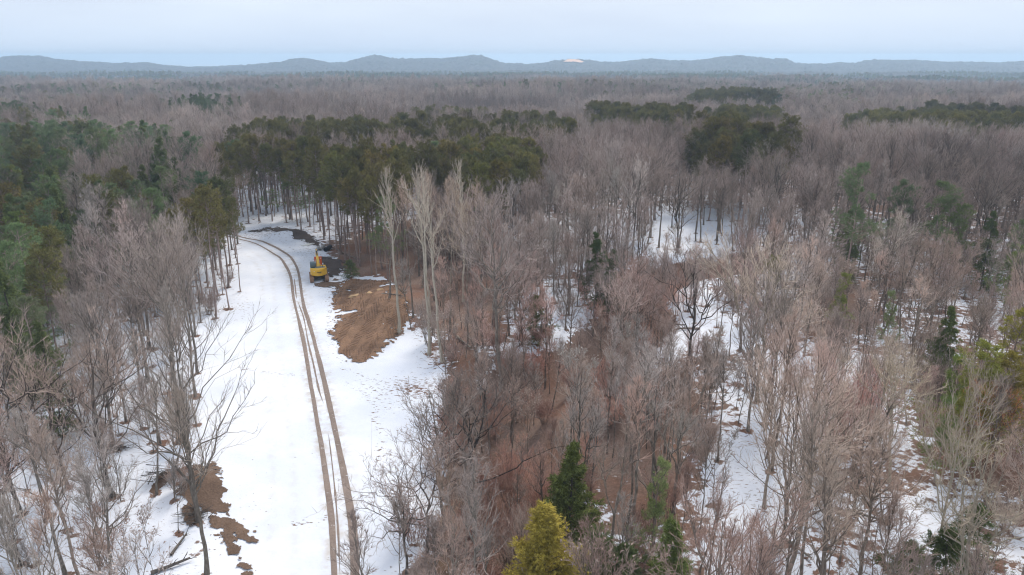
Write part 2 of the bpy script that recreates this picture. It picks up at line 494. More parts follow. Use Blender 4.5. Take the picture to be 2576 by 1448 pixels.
def litter(x, y):
    """how far leaf litter covers the snow (0 none, 1 all), fine specks, stained snow"""
    x = np.asarray(x, float); y = np.asarray(y, float)
    u, v, f = px_of(x, y, 0.0)
    r = np.hypot(x, y)
    sd = poly_sdf(x, y, CLEAR)
    a = 0.34 + 0.14 * smooth(120, 300, r)
    right = smooth(900, 1250, u)
    a = a + right * (0.17 + 0.3 * (fnoise(x, y, 16, 31, 3) - 0.5))
    # snowy glades in the right-hand wood
    for gx, gy, sx, sy, k in ((1720, 580, 190, 60, 0.45), (1470, 840, 70, 45, 0.55), (1700, 800, 110, 80, 0.3), (1900, 1180, 120, 230, 0.3), (2330, 1330, 90, 100, 0.25),
                              (1290, 620, 120, 60, 0.2), (1290, 1120, 50, 40, 0.5), (2250, 900, 150, 130, 0.05), (1280, 930, 40, 50, .4), (1330, 790, 90, 60, .35), (1180, 690, 60, 40, .2), (1600, 980, 60, 50, .3), (2100, 1000, 110, 90, .25)):
        a = a - k * np.exp(-((u - gx) / sx) ** 2 - ((v - gy) / sy) ** 2)
    for gx, gy, sx, sy, k in ((1480, 1060, 230, 110, 0.6), (1200, 740, 110, 120, 0.55), (960, 640, 120, 60, 0.55), (1060, 720, 80, 70, 0.7), (2480, 1060, 120, 120, 0.35),
                              (1180, 1180, 90, 200, 0.5), (1320, 1350, 90, 120, 0.45), (1100, 660, 200, 90, 0.4), (1620, 1250, 130, 130, .3), (2100, 780, 120, 60, .25)):
        a = a + k * np.exp(-((u - gx) / sx) ** 2 - ((v - gy) / sy) ** 2)
    left = 1 - smooth(350, 620, u)
    a = a - 0.10 * left
    rav = line_dist(x, y, RAVINE) + 2.2 * (fnoise(x, y, 9, 21, 3) - 0.5)
    a = np.maximum(a, (0.62 + 0.5 * fnoise(x, y, 5, 61, 3)) * (1 - smooth(3.5, 9.0, rav)))
    ins = smooth(-2.0, 1.5, sd)
    a = a * ins
    a = np.where(r > 300, 0.6, a)
    sp = (0.30 + 0.34 * right * (fnoise(x, y, 7, 71, 3) - 0.25)) * ins
    for gx, gy, sx, sy, k in ((1040, 975, 80, 28, 0.75), (950, 985, 35, 30, 0.5), (1090, 900, 40, 60, 0.55), (830, 730, 30, 70, 0.4), (850, 850, 25, 60, 0.45), (780, 630, 50, 35, 0.45),
                              (660, 590, 80, 12, 0.6), (610, 780, 40, 45, 0.42), (560, 830, 60, 20, 0.25), (1050, 1050, 60, 40, .35), (960, 1060, 60, 80, .22), (640, 1250, 60, 120, .2),
                              (760, 1310, 60, 20, .32), (1010, 1010, 110, 30, .4), (690, 575, 60, 12, .5)):
        sp = np.maximum(sp, min(k * 1.15, 0.9) * np.exp(-((u - gx) / (1.35 * sx)) ** 2 - ((v - gy) / (1.35 * sy)) ** 2))
    for ln_ in TRAILS: sp = np.maximum(sp, 0.56 * (1 - smooth(0.2, 0.7, line_dist(x, y, ln_))))
    td = np.minimum(line_dist(x, y, RUT_A), line_dist(x, y, RUT_B))
    di = 0.85 * (1 - smooth(0.25, 1.15, td))
    for off in (-2.7, -4.4, 2.3):
        di = np.maximum(di, 0.3 * (1 - smooth(0.1, 0.55, line_dist(x, y, RUT_A[::6] + np.array([off, 0.4 * off])))))
    return np.clip(a, 0, 1.2), np.clip(sp, 0, 1), di

RUT_A = spline(poly([(470, 585), (560, 592), (612, 604), (660, 622), (705, 652), (729, 690), (737, 740), (749, 800), (765, 870), (780, 960), (797, 1050), (812, 1130),
                     (824, 1220), (835, 1320), (842, 1448), (846, 1620)]), 420)
RUT_B = spline(poly([(470, 578), (560, 585), (612, 597), (670, 612), (722, 641), (748, 680), (759, 740), (776, 810), (796, 880), (818, 970), (839, 1060), (856, 1140),
                     (869, 1210), (880, 1280), (888, 1350), (890, 1448), (888, 1620)]), 420)
RUT_C = spline(poly([(740, 700), (743, 732), (746, 752)]), 40)
RUT_D = spline(poly([(749, 757), (764, 800), (775, 860), (789, 920), (803, 985), (815, 1020)]), 120)
RUT_E = spline(poly([(826, 1090), (834, 1150), (843, 1240), (849, 1320), (855, 1448)]), 120)

TRAILS = [spline(poly(q), 40) for q in ([(590, 925), (660, 940), (760, 948)], [(860, 930), (960, 960), (1060, 985), (1112, 1000)], [(905, 950), (935, 1010), (950, 1080), (990, 1170)],
          [(1005, 955), (940, 1000), (872, 965)], [(845, 720), (833, 770), (828, 830), (850, 885)], [(700, 600), (745, 632), (782, 660)], [(960, 1060), (955, 1130), (930, 1240)], [(740, 1305), (780, 1320), (830, 1290)])]
xs = axis(-62, 84, 0.42, -5600, 5600)
ys = axis(26, 176, 0.42, -400, 5600)
gx, gy = np.meshgrid(xs, ys)
gz = hgt(gx, gy)
dist = np.hypot(gx, gy)
gz = np.where(dist > 4000, np.minimum(gz, -32 - 6 * smooth(4000, 5000, dist)), gz)
nx, ny = len(xs), len(ys)
V = np.stack([gx.ravel(), gy.ravel(), gz.ravel()], 1)
i = np.arange(nx * ny).reshape(ny, nx)
Q = np.stack([i[:-1, :-1].ravel(), i[:-1, 1:].ravel(), i[1:, 1:].ravel(), i[1:, :-1].ravel()], 1)
me = mesh_tris("ground", V, Q, True)
la, ls, ld = litter(V[:, 0], V[:, 1])
at = me.attributes.new("gmask", 'FLOAT_COLOR', 'POINT')
at.data.foreach_set("color", np.stack([la, ls, ld, np.ones_like(la)], 1).astype(np.float32).ravel())
gme = me
tag(link("ground", me, M_GROUND), "snow covered woodland ground with brown leaf litter showing through", kind="structure")

def sheet(name, P, mat, label, rough=1.2, step=0.14, lift=0.03, holes=0.0, nscale=3.0, seed=1, bump=0.22):
    P = np.array(P)
    lo, hi = P.min(0) - rough, P.max(0) + rough
    ax, ay = np.arange(lo[0], hi[0], step), np.arange(lo[1], hi[1], step)
    X, Y = np.meshgrid(ax, ay)
    cx, cy = X[:-1, :-1] + step / 2, Y[:-1, :-1] + step / 2
    sd = poly_sdf(cx, cy, [tuple(p) for p in P])
    th = (fnoise(cx, cy, nscale, seed, 5) - 0.5) * 2 * rough + (fnoise(cx + 0.4 * cy, cy, 0.55, seed + 9, 3) - 0.5) * 2.6 * rough * (0.35 + fnoise(cx, cy, 4.0, seed + 17, 2))
    keep = sd + th * 1.3 < 0
    if holes:
        keep &= ~((fnoise(cx * 0.6, cy, 2.0, seed + 40, 4) > 1 - holes) & (sd > -3))
    idx = np.arange(X.size).reshape(X.shape)
    q = np.stack([idx[:-1, :-1][keep], idx[:-1, 1:][keep], idx[1:, 1:][keep], idx[1:, :-1][keep]], 1)
    use, inv = np.unique(q, return_inverse=True)
    x, y = X.ravel()[use], Y.ravel()[use]
    x = x + step * 0.35 * (vnoise(x, y, step, seed) - 0.5); y = y + step * 0.35 * (vnoise(x, y, step, seed + 1) - 0.5)
    z = hgt(x, y) + lift + bump * (fnoise(x, y, 1.3, seed + 3, 4) - 0.3)
    me = mesh_tris(name, np.stack([x, y, np.maximum(z, hgt(x, y) + lift)], 1), inv.reshape(-1, 4), True)
    return tag(link(name, me, mat), label, kind="structure")

sheet("bare_soil", SOIL, M_SOIL, "patch of bare brown soil with tread marks beside the snowy track", 0.75, 0.15, 0.03, 0.30, 3.2, 3, 0.34)
sheet("churned_soil", poly([(800, 716), (822, 708), (846, 704), (862, 708), (850, 722), (826, 724), (808, 726)]), M_BANKSOIL, "churned brown soil around the excavator tracks", 0.7, 0.12, 0.03, 0.3, 1.5, 15, 0.12)
sheet("dark_soil_bank", BERM, M_MUD, "dark soil bank along the outside of the track bend", 0.9, 0.16, 0.03, 0.2, 2.5, 5)
sheet("dark_soil_heap", BERM2, M_MUD, "dark soil heap beside the yellow excavator", 0.9, 0.14, 0.03, 0.3, 2.5, 6)
sheet("dark_soil_bank", BERM3, M_MUD, "thin dark soil strip at the far edge of the track bend", 0.7, 0.16, 0.03, 0.3, 2.0, 7)
sheet("brown_soil_bank", BANK, M_BANKSOIL, "brown soil bank around the foot of the near spreading tree", 0.5, 0.07, 0.03, 0.28, 1.5, 8)
sheet("brown_soil_bank", BANK2, M_BANKSOIL, "narrow brown soil tongues running down from the near bank", 0.45, 0.07, 0.03, 0.36, 1.3, 9)
sheet("brown_soil_bank", RIDGE, M_BANKSOIL, "low dark soil ridge in the snow under bare brush", 0.45, 0.08, 0.03, 0.33, 1.3, 10)
sheet("brown_soil_bank", BANK3, M_BANKSOIL, "brown soil hummock under the dark tangled trees", 0.6, 0.07, 0.03, 0.35, 1.5, 11)

def ribbon(paths, name, mat, label):
    Vv, Qq = [], []
    for P, w0, seed, taper in paths:
        n = len(P); P = np.asarray(P)
        t = np.gradient(P, axis=0); t /= np.linalg.norm(t, axis=1)[:, None]
        nrm = np.stack([-t[:, 1], t[:, 0]], 1)
        s = np.r_[0, np.cumsum(np.linalg.norm(np.diff(P, axis=0), axis=1))]
        e1 = w0 / 2 * (0.4 + 1.2 * fnoise(s, s * 0, 14, seed, 2) + 0.14 * (fnoise(s, s * 0, 0.9, seed + 1, 2) - 0.5)); e2 = w0 / 2 * (0.4 + 1.2 * fnoise(s, s * 0 + 9, 11, seed + 7, 2) + 0.14 * (fnoise(s, s * 0, 0.8, seed + 2, 2) - 0.5))
        if taper:
            k = np.minimum(1, np.minimum(np.arange(n), n - 1 - np.arange(n)) / (0.12 * n)) * (0.35 + 0.9 * fnoise(s, s * 0, 2.2, seed + 3, 3))
            e1, e2 = e1 * k, e2 * k
        b = len(Vv)
        for j in range(n):
            for q in (-1, -0.5, 0, 0.5, 1):
                off = nrm[j] * (q * (e1[j] if q < 0 else e2[j]))
                x, y = P[j] + off
                Vv.append((x, y, float(hgt(x, y)) + 0.022 + (0.018 if q == 0 else 0)))
        for j in range(n - 1):
            for q in range(4):
                a = b + j * 5 + q
                Qq.append((a, a + 1, a + 6, a + 5))
    me = mesh_tris(name, np.array(Vv), np.array(Qq), True)
    return tag(link(name, me, mat), label, kind="structure")

ribbon([(RUT_A, 0.42, 1, False), (RUT_B, 0.55, 2, False), (RUT_C, 0.22, 3, True), (RUT_D, 0.24, 4, True), (RUT_E, 0.2, 5, True)], "dirt_track", M_TRACK,
       "twin muddy wheel ruts curving through the snow")

# ------------------------------------------------------------------ lake, hills, far wooded plain
s = NT("lake_water"); s.b.inputs["Roughness"].default_value = 0.12; s.col((0.78, 0.82, 0.84)); s.b.inputs["Specular IOR Level"].default_value = 0.5  # brightness of the reflected sky is put into the pale base colour
lx = np.array([-6500, 6500.0]); ly = np.array([4300, 7300.0])
V = np.array([(lx[0], ly[0], -30.0), (lx[1], ly[0], -30.0), (lx[1], ly[1], -30.0), (lx[0], ly[1], -30.0)])
tag(link("lake", mesh_tris("lake", V, np.array([(0, 1, 2, 3)])), s.m), "pale lake beyond the wooded hills", kind="structure")

s = NT("distant_bare_woodland")
v = s.obj_vec()
n = s.noise(0.02, 5, 0.7, v); n2 = s.noise(0.11, 3, 0.7, v)
c = s.ramp(n2, [(0.3, (0.035, 0.03, 0.034)), (0.55, (0.075, 0.065, 0.067)), (0.75, (0.15, 0.127, 0.127))])
s.col(s.mix(s.map(n, 0.56, 0.66), c, (0.055, 0.07, 0.045)))
M_FARWOOD = s.m
HILL_Y = 3500.0
PROF = [(-80, 152), (0, 148), (25, 144), (60, 143), (100, 143), (140, 150), (165, 153), (250, 157), (290, 160), (330, 159), (370, 158), (420, 165), (480, 168), (560, 167), (640, 162), (700, 158),
        (728, 152), (760, 148), (800, 153), (830, 159), (870, 157), (905, 149), (940, 142), (965, 143), (990, 149), (1040, 150), (1075, 148), (1100, 150), (1150, 146), (1185, 141), (1208, 142),
        (1230, 149), (1255, 157), (1275, 160), (1330, 162), (1370, 159), (1395, 154), (1430, 151), (1480, 152), (1510, 157), (1560, 158), (1605, 152), (1640, 149), (1680, 153), (1720, 154), (1760, 152),
        (1810, 146), (1850, 141), (1880, 145), (1915, 147), (1945, 151), (1975, 149), (2000, 158), (2020, 161), (2080, 161), (2110, 158), (2150, 160), (2175, 154), (2210, 152), (2260, 153), (2310, 153), (2360, 156),
        (2440, 157), (2520, 158), (2576, 155), (2660, 157)]
pu = np.array([p[0] for p in PROF], float); pv = np.array([p[1] for p in PROF], float)
def crest(x):
    """ridge height over the plain at lateral position x on the ridge line"""
    f = HILL_Y * math.cos(PITCH) + 20 * math.sin(PITCH)
    u = 1288 + FP * x / f
    vv = np.interp(u, pu, pv)
    return CAM_H + (146 - vv) / FP * HILL_Y * 1.05
def hill_z(x, y, rough=True):
    x = np.asarray(x, float); y = np.asarray(y, float)
    xm = x * HILL_Y / y
    base = hgt(x, y) + 6
    top = crest(xm)
    t = smooth(2850, 3480, y) * (1 - smooth(3620, 4250, y))
    z = base + (top - base) * (t ** 1.25)
    z = z + 20 * smooth(2900, 3200, y) * (fnoise(x, y, 240, 12, 3) - 0.5) * (1 - t ** 6)
    if rough: z = z + 15.0 * (fnoise(x, y, 34, 8, 3) - 0.55) + RNG.normal(0, 2.4, x.shape)
    return z
hx = np.arange(-4400, 4400, 8.0); hy = np.r_[np.arange(2800, 3700, 11.0), np.arange(3700, 4300, 60.0)]
X, Y = np.meshgrid(hx, hy)
Z = hill_z(X, Y)
i = np.arange(X.size).reshape(X.shape)
Q = np.stack([i[:-1, :-1].ravel(), i[:-1, 1:].ravel(), i[1:, 1:].ravel(), i[1:, :-1].ravel()], 1)
tag(link("hills", mesh_tris("hills", np.stack([X.ravel(), Y.ravel(), Z.ravel()], 1), Q), M_FARWOOD), "blue wooded dune ridge along the horizon", kind="structure")
# open sand scar on the ridge
s = NT("bare_dune_sand"); v = s.obj_vec(); s.col(s.mix(s.noise(0.05, 4, 0.6, v), (0.92, 0.50, 0.30), (0.96, 0.62, 0.42)))
f = HILL_Y
sx0, sx1 = (1398 - 1288) / FP * f * 0.99, (1456 - 1288) / FP * f * 0.99
X, Y = np.meshgrid(np.linspace(sx0, sx1, 40), np.linspace(3290, 3452, 24))
tt = (Y - 3290) / 162; uu = (X - sx0) / (sx1 - sx0)
inside = (uu > 0.5 * tt + 0.08 * np.sin(uu * 9) - 0.06) & (uu < 1.02 - 0.28 * tt) & (tt > 0.1 * np.sin(uu * 14) + 0.1)
Z = hill_z(X, Y, False) + 5.0
i = np.arange(X.size).reshape(X.shape)
k = inside[:-1, :-1]
Q = np.stack([i[:-1, :-1][k], i[:-1, 1:][k], i[1:, 1:][k], i[1:, :-1][k]], 1)
tag(link("sand_slope", mesh_tris("sand_slope", np.stack([X.ravel(), Y.ravel(), Z.ravel()], 1), Q, True), s.m), "pale orange open sand slope on the wooded ridge", kind="structure")
# wooded plain between the countable trees and the hills
ang = np.linspace(R(-47), R(47), 700); rad = [1350.0]
while rad[-1] < 3300: rad.append(rad[-1] + max(7.0, rad[-1] * 0.0042))
A, Rr = np.meshgrid(ang, np.array(rad))
X, Y = np.sin(A) * Rr, np.cos(A) * Rr
X = X + RNG.normal(0, 1.5, X.shape); Y = Y + RNG.normal(0, 1.2, X.shape)
Z = hgt(X, Y) + 9 + 8 * (fnoise(X, Y, 19, 4, 2) - 0.4) + RNG.normal(0, 1.3, X.shape)
i = np.arange(X.size).reshape(X.shape)
Q = np.stack([i[:-1, :-1].ravel(), i[:-1, 1:].ravel(), i[1:, 1:].ravel(), i[1:, :-1].ravel()], 1)
tag(link("far_forest", mesh_tris("far_forest", np.stack([X.ravel(), Y.ravel(), Z.ravel()], 1), Q), M_FARWOOD), "hazy bare woodland spread over the plain below the hills", "forest", kind="stuff")

# ------------------------------------------------------------------ tree growing
def unit(v): return v / (np.linalg.norm(v, axis=-1, keepdims=True) + 1e-9)

class Geo:
    def __init__(s): s.V = []; s.T = []; s.n = 0
    def add(s, V, T):
        s.V.append(V); s.T.append(T + s.n); s.n += len(V)
    def tubes(s, P, r, sides):
        N, K, _ = P.shape
        T = unit(np.gradient(P, axis=1))
        ref = np.where(np.abs(T[:, :1, 2:3]) > 0.8, np.array([1.0, 0, 0]), np.array([0, 0, 1.0]))
        U = unit(np.cross(T, np.broadcast_to(ref, T.shape))); W = np.cross(T, U)
        a = np.arange(sides) * 2 * np.pi / sides
        ring = P[:, :, None, :] + r[:, :, None, None] * (np.cos(a)[None, None, :, None] * U[:, :, None, :] + np.sin(a)[None, None, :, None] * W[:, :, None, :])
        idx = np.arange(N * K * sides).reshape(N, K, sides)
        A, B = idx[:, :-1, :], idx[:, 1:, :]
        A2, B2 = np.roll(A, -1, 2), np.roll(B, -1, 2)
        s.add(ring.reshape(-1, 3), np.concatenate([np.stack([A, A2, B2], -1).reshape(-1, 3), np.stack([A, B2, B], -1).reshape(-1, 3)]))
    def spikes(s, P, Q, r):
        d = unit(Q - P)
        ref = np.where(np.abs(d[:, 2:3]) > 0.8, np.array([1.0, 0, 0]), np.array([0, 0, 1.0]))
        U = unit(np.cross(d, ref)); W = np.cross(d, U)
        n = len(P); r = np.broadcast_to(r, (n,))[:, None]
        v = np.stack([P + r * U, P + r * (-0.5 * U + 0.866 * W), P + r * (-0.5 * U - 0.866 * W), Q], 1).reshape(-1, 3)
        b = np.arange(n)[:, None] * 4
        s.add(v, np.concatenate([b + np.array([0, 1, 3]), b + np.array([1, 2, 3]), b + np.array([2, 0, 3])]))
    def mesh(s, name, sm=False):
        return mesh_tris(name, np.concatenate(s.V), np.concatenate(s.T), sm)

def on_path(P, i, t):
    K = P.shape[1]
    f = np.clip(t, 0, 0.9999) * (K - 1); k = f.astype(int); f = (f - k)[:, None]
    a, b = P[i, k], P[i, k + 1]
    return a * (1 - f) + b * f, unit(b - a)

def grow(rng, P, n, t0, t1, a0, a1, Lf, up=0.2, curv=0.1, wand=0.06, K=5, even=True, tpow=1.0):
    """n shoots off the paths P: their angle to the parent runs from a0 (low) to a1 (high)"""
    N = len(P)
    i = np.arange(n) % N if even else rng.integers(0, N, n)
    i = np.sort(i)
    t = t0 + (t1 - t0) * rng.random(n) ** tpow
    p, T = on_path(P, i, t)
    u = np.linalg.norm(np.diff(P, axis=1), axis=2).sum(1)[i]
    ref = np.where(np.abs(T[:, 2:3]) > 0.9, np.array([1.0, 0, 0]), np.array([0, 0, 1.0]))
    U = unit(np.cross(T, ref)); W = np.cross(T, U)
    ph = np.arange(n) * 2.39996 + rng.normal(0, 0.5, n)
    q = (t - t0) / max(t1 - t0, 1e-6)
    al = np.radians(a0 + (a1 - a0) * q + rng.normal(0, 7, n))
    d = np.cos(al)[:, None] * T + np.sin(al)[:, None] * (np.cos(ph)[:, None] * U + np.sin(ph)[:, None] * W)
    d[:, 2] += up
    d = unit(d)
    Ln = Lf(q, u) * rng.uniform(0.7, 1.25, n)
    s = np.linspace(0, 1, K)[None, :, None]
    Pn = p[:, None, :] + Ln[:, None, None] * s * d[:, None, :]
    Pn[:, :, 2] += (Ln * curv)[:, None] * (s[..., 0] ** 2)
    wv = np.cumsum(rng.normal(0, 1, (n, K, 3)) * (Ln * wand)[:, None, None], axis=1)
    wv -= wv[:, :1]
    return Pn + wv, i, t, Ln

def lin(a, b, K): return a[:, None] * (1 - np.linspace(0, 1, K)[None, :]) + b[:, None] * np.linspace(0, 1, K)[None, :]

PROTO = {}
class Proto: pass
def make_proto(key, name, H, trunk, crown, bark, leaf, cat, look):
    p = Proto(); p.key, p.name, p.H, p.cat, p.look = key, name, H, cat, look
    p.tm = trunk.mesh(name + "_trunk", True); p.tm.materials.append(bark)
    p.cm = crown.mesh(name + "_crown"); p.cm.materials.append(leaf)
    p.used = False; p.objs = None
    PROTO[key] = p

def trunk_path(rng, H, lean=0.03, wand=0.012, K=12, x0=0, y0=0):
    z = np.linspace(0, 1, K)
    ax, ay = rng.normal(0, lean, 2)
    w_ = np.cumsum(rng.normal(0, wand * H, (K, 2)), axis=0); w_ -= w_[0]
    P = np.stack([x0 + ax * z * H + w_[:, 0], y0 + ay * z * H + w_[:, 1], z * H - 0.25 * (z == 0)], 1)
    return P[None]

def bare(key, seed, H=16, N1=34, t0=0.38, a0=52, a1=24, L1=0.36, n2=7, n3=6, r0=0.0115, forks=0, bark=None, leaf=None, name="bare_tree", look="grey-brown", wand=0.05, up1=0.15,
         tw=0.8, lpow=0.7, leaves=0, thick=1.0, lean=0.03, cat="tree", topt=0.98):
    rng = np.random.default_rng(seed)
    tr, cr = Geo(), Geo()
    P0 = trunk_path(rng, H, lean, 0.0055 + max(0, wand - 0.075) * 0.2)
    rad = np.interp(np.linspace(0, 1, 12), [0, 0.06, 0.5, 1], [r0 * H * 1.5, r0 * H, r0 * H * 0.62, r0 * H * 0.12])[None]
    tr.tubes(P0, rad, 8)
    if forks:
        Pf, i, t, Lf = grow(rng, P0, forks, 0.22, 0.5, 30, 20, lambda q, u: H * (0.62 - 0.25 * q), 0.3, 0.12, 0.02, 10)
        tr.tubes(Pf, lin(np.full(forks, r0 * H * 0.55), np.full(forks, r0 * H * 0.08), 10), 6)
        P0 = np.concatenate([P0[:, ::1][:, np.linspace(0, 11, 10).astype(int)], Pf])
        t0 = 0.3
    n1 = N1 * (1 if not forks else 1)
    P1, i1, t1, Ln1 = grow(rng, P0, n1, t0, topt, a0, a1, lambda q, u: H * L1 * (1.08 - 0.8 * q ** 1.3) * (u / H) ** 0.3, up1, 0.14, wand * 0.6, 7, even=True)
    rb = 0.0040 * H * thick * (1.1 - 0.6 * (t1 - t0) / (1 - t0))
    tr.tubes(P1, lin(rb, rb * 0.2, 7), 5)
    P2, i2, t2, Ln2 = grow(rng, P1, n1 * n2, 0.2, 1.0, 48, 28, lambda q, u: 0.50 * u * (1.05 - 0.72 * q), 0.12, 0.12, wand, 5)
    cr.tubes(P2, lin(rb[i2] * 0.35, rb[i2] * 0.12, 5), 3)
    m = n1 * n2 * n3
    P3, i3, t3, Ln3 = grow(rng, P2, m, 0.12, 1.0, 45, 26, lambda q, u: tw * (0.45 + 0.3 * u) * (1 - 0.35 * q), 0.14, 0.06, 0.0, 2)
    cr.spikes(P3[:, 0], P3[:, 1], 0.0122 * thick * rng.uniform(0.6, 1.4, m))
    P4, i4, t4, Ln4 = grow(rng, P1, n1 * 9, 0.3, 1.0, 45, 25, lambda q, u: tw * (0.5 + 0.22 * u) * (1 - 0.4 * q), 0.14, 0.06, 0.0, 2)
    cr.spikes(P4[:, 0], P4[:, 1], 0.012 * thick)
    if leaves:
        c = P3[rng.integers(0, m, leaves), 1]
        d = unit(rng.normal(0, 1, (leaves, 3)) + np.array([0, 0, -0.6]))
        lg = Geo()
        cr.spikes(c, c + d * rng.uniform(0.1, 0.2, (leaves, 1)), 0.05)
    make_proto(key, name, H, tr, cr, bark or M_BARK, leaf or M_TWIG, cat, look)

def shrub(key, seed, H=3.2, stems=14, n2=10, n3=9, leaf=None, leaves=0, name="bare_shrub", look="reddish brown", splay=0.4, rad=0.5, tw=0.5, bark=None, wand=0.05):
    rng = np.random.default_rng(seed)
    tr, cr = Geo(), Geo()
    a = rng.random(stems) * 6.283; r = rad * np.sqrt(rng.random(stems))
    K = 7; z = np.linspace(0, 1, K)
    h = H * rng.uniform(0.6, 1.05, stems)
    sp = splay * rng.uniform(0.3, 1.2, stems)
    P = np.stack([(r * np.cos(a))[:, None] + (np.cos(a) * sp * h)[:, None] * z ** 1.2, (r * np.sin(a))[:, None] + (np.sin(a) * sp * h)[:, None] * z ** 1.2, h[:, None] * z - 0.15 * (z == 0)], 2)
    wv = np.cumsum(rng.normal(0, wand, (stems, K, 3)) * h[:, None, None] * 0.5, axis=1); wv -= wv[:, :1]; P = P + wv
    rb = 0.007 * H ** 0.8 * np.ones(stems) * 1.3
    tr.tubes(P, lin(rb, rb * 0.3, K), 4)
    P2, i2, t2, L2 = grow(rng, P, stems * n2, 0.22, 1.0, 46, 26, lambda q, u: 0.42 * u * (1 - 0.6 * q), 0.15, 0.1, wand, 4)
    cr.tubes(P2, lin(np.full(len(P2), 0.011), np.full(len(P2), 0.005), 4), 3)
    P3, i3, t3, L3 = grow(rng, P2, stems * n2 * n3, 0.1, 1.0, 48, 28, lambda q, u: tw * (0.35 + 0.35 * u), 0.1, 0.05, 0.0, 2)
    cr.spikes(P3[:, 0], P3[:, 1], 0.0095)
    if leaves:
        c = P3[rng.integers(0, len(P3), leaves), 1]
        d = unit(rng.normal(0, 1, (leaves, 3)) + np.array([0, 0, -0.5]))
        cr.spikes(c, c + d * rng.uniform(0.08, 0.16, (leaves, 1)), 0.045)
    make_proto(key, name, H, tr, cr, bark or M_BARK, leaf or M_TWIG, "shrub", look)

def tufts(rng, cr, c, d, n, ln, r, spread=0.9):
    m = len(c)
    cc = np.repeat(c, n, 0); dd = np.repeat(d, n, 0)
    v = unit(dd + rng.normal(0, spread, (m * n, 3)))
    b = cc + rng.normal(0, ln * 0.22, (m * n, 3))
    cr.spikes(b, b + v * ln * rng.uniform(0.6, 1.2, (m * n, 1)), r)

def pine(key, seed, H=18, t0=0.55, N1=48, L1=3.0, a0=92, a1=40, per=15, nn=13, ln=0.34, r=0.026, leaf=None, bark=None, name="pine_tree", look="dark olive", dead=18, up=0.05, curv=0.12, tpow=0.9,
         prof=None, rr=0.0085, clump=False):
    rng = np.random.default_rng(seed)
    tr, cr = Geo(), Geo()
    P0 = trunk_path(rng, H, 0.015, 0.004)
    rad = np.interp(np.linspace(0, 1, 12), [0, 0.05, 0.6, 1], [rr * H * 1.35, rr * H, rr * H * 0.66, rr * H * 0.15])[None]
    tr.tubes(P0, rad, 8)
    prof = prof or (lambda q: (0.62 + 0.75 * q - 1.15 * q ** 2.2) * L1)
    P1, i1, t1, Ln = grow(rng, P0, N1, t0, 0.985, a0, a1, lambda q, u: prof(q), up, curv, 0.04, 6, tpow=tpow)
    tr.tubes(P1, lin(np.full(N1, 0.045), np.full(N1, 0.012), 6), 4)
    if dead:
        Pd, *_ = grow(rng, P0, dead, 0.22, t0 + 0.08, 98, 84, lambda q, u: 0.7 + 1.4 * q, 0.0, -0.05, 0.05, 4)
        tr.tubes(Pd, lin(np.full(dead, 0.022), np.full(dead, 0.008), 4), 3)
        Pe, *_ = grow(rng, Pd, dead * 4, 0.3, 1.0, 50, 40, lambda q, u: 0.5 * u, 0.0, 0, 0.02, 2)
        tr.tubes(Pe, lin(np.full(dead * 4, 0.010), np.full(dead * 4, 0.003), 2), 3)
    P2, i2, t2, L2 = grow(rng, P1, N1 * per, 0.28, 1.0, 58, 30, lambda q, u: 0.34 * u * (1.1 - 0.7 * q) + 0.15, 0.14, 0.12, 0.03, 3)
    tr.tubes(P2, lin(np.full(len(P2), 0.013), np.full(len(P2), 0.006), 3), 3)
    d = unit(P2[:, -1] - P2[:, 0] + np.array([0, 0, 0.15]))
    tufts(rng, cr, P2[:, -1], d, nn, ln, r, 0.75)
    tufts(rng, cr, P2[:, 1], d, nn // 2, ln * 0.9, r, 0.85)
    make_proto(key, name, H, tr, cr, bark or M_BARKPINE, leaf or M_NEEDLE, "tree", look)

def spruce(key, seed, H=10, W=2.2, N1=95, per=13, nn=7, ln=0.26, r=0.03, leaf=None, name="spruce_tree", look="dark green", t0=0.06, droop=-0.12, a0=100, a1=45, power=0.85, ragged=0.25):
    rng = np.random.default_rng(seed)
    tr, cr = Geo(), Geo()
    P0 = trunk_path(rng, H, 0.01, 0.003)
    rad = np.interp(np.linspace(0, 1, 12), [0, 1], [0.011 * H, 0.0012 * H])[None]
    tr.tubes(P0, rad, 7)
    P1, i1, t1, Ln = grow(rng, P0, N1, t0, 0.995, a0, a1, lambda q, u: W * ((1 - q) ** power * (1 - ragged + ragged * 2 * rng.random(len(q))) + 0.06), 0.0, droop, 0.03, 5)
    tr.tubes(P1, lin(np.full(N1, 0.028), np.full(N1, 0.008), 5), 3)
    P2, i2, t2, L2 = grow(rng, P1, N1 * per, 0.12, 1.0, 55, 30, lambda q, u: 0.38 * u * (1.05 - 0.7 * q) + 0.1, -0.05, -0.08, 0.03, 3)
    d = unit(P2[:, -1] - P2[:, 0])
    tufts(rng, cr, P2[:, -1], d, nn, ln, r, 0.6)
    tufts(rng, cr, P2[:, 1], d, nn, ln, r, 0.6)
    tufts(rng, cr, P2[:, 0], d, nn // 2, ln, r, 0.7)
    make_proto(key, name, H, tr, cr, M_BARKDARK, leaf or M_SPRUCE, "tree", look)

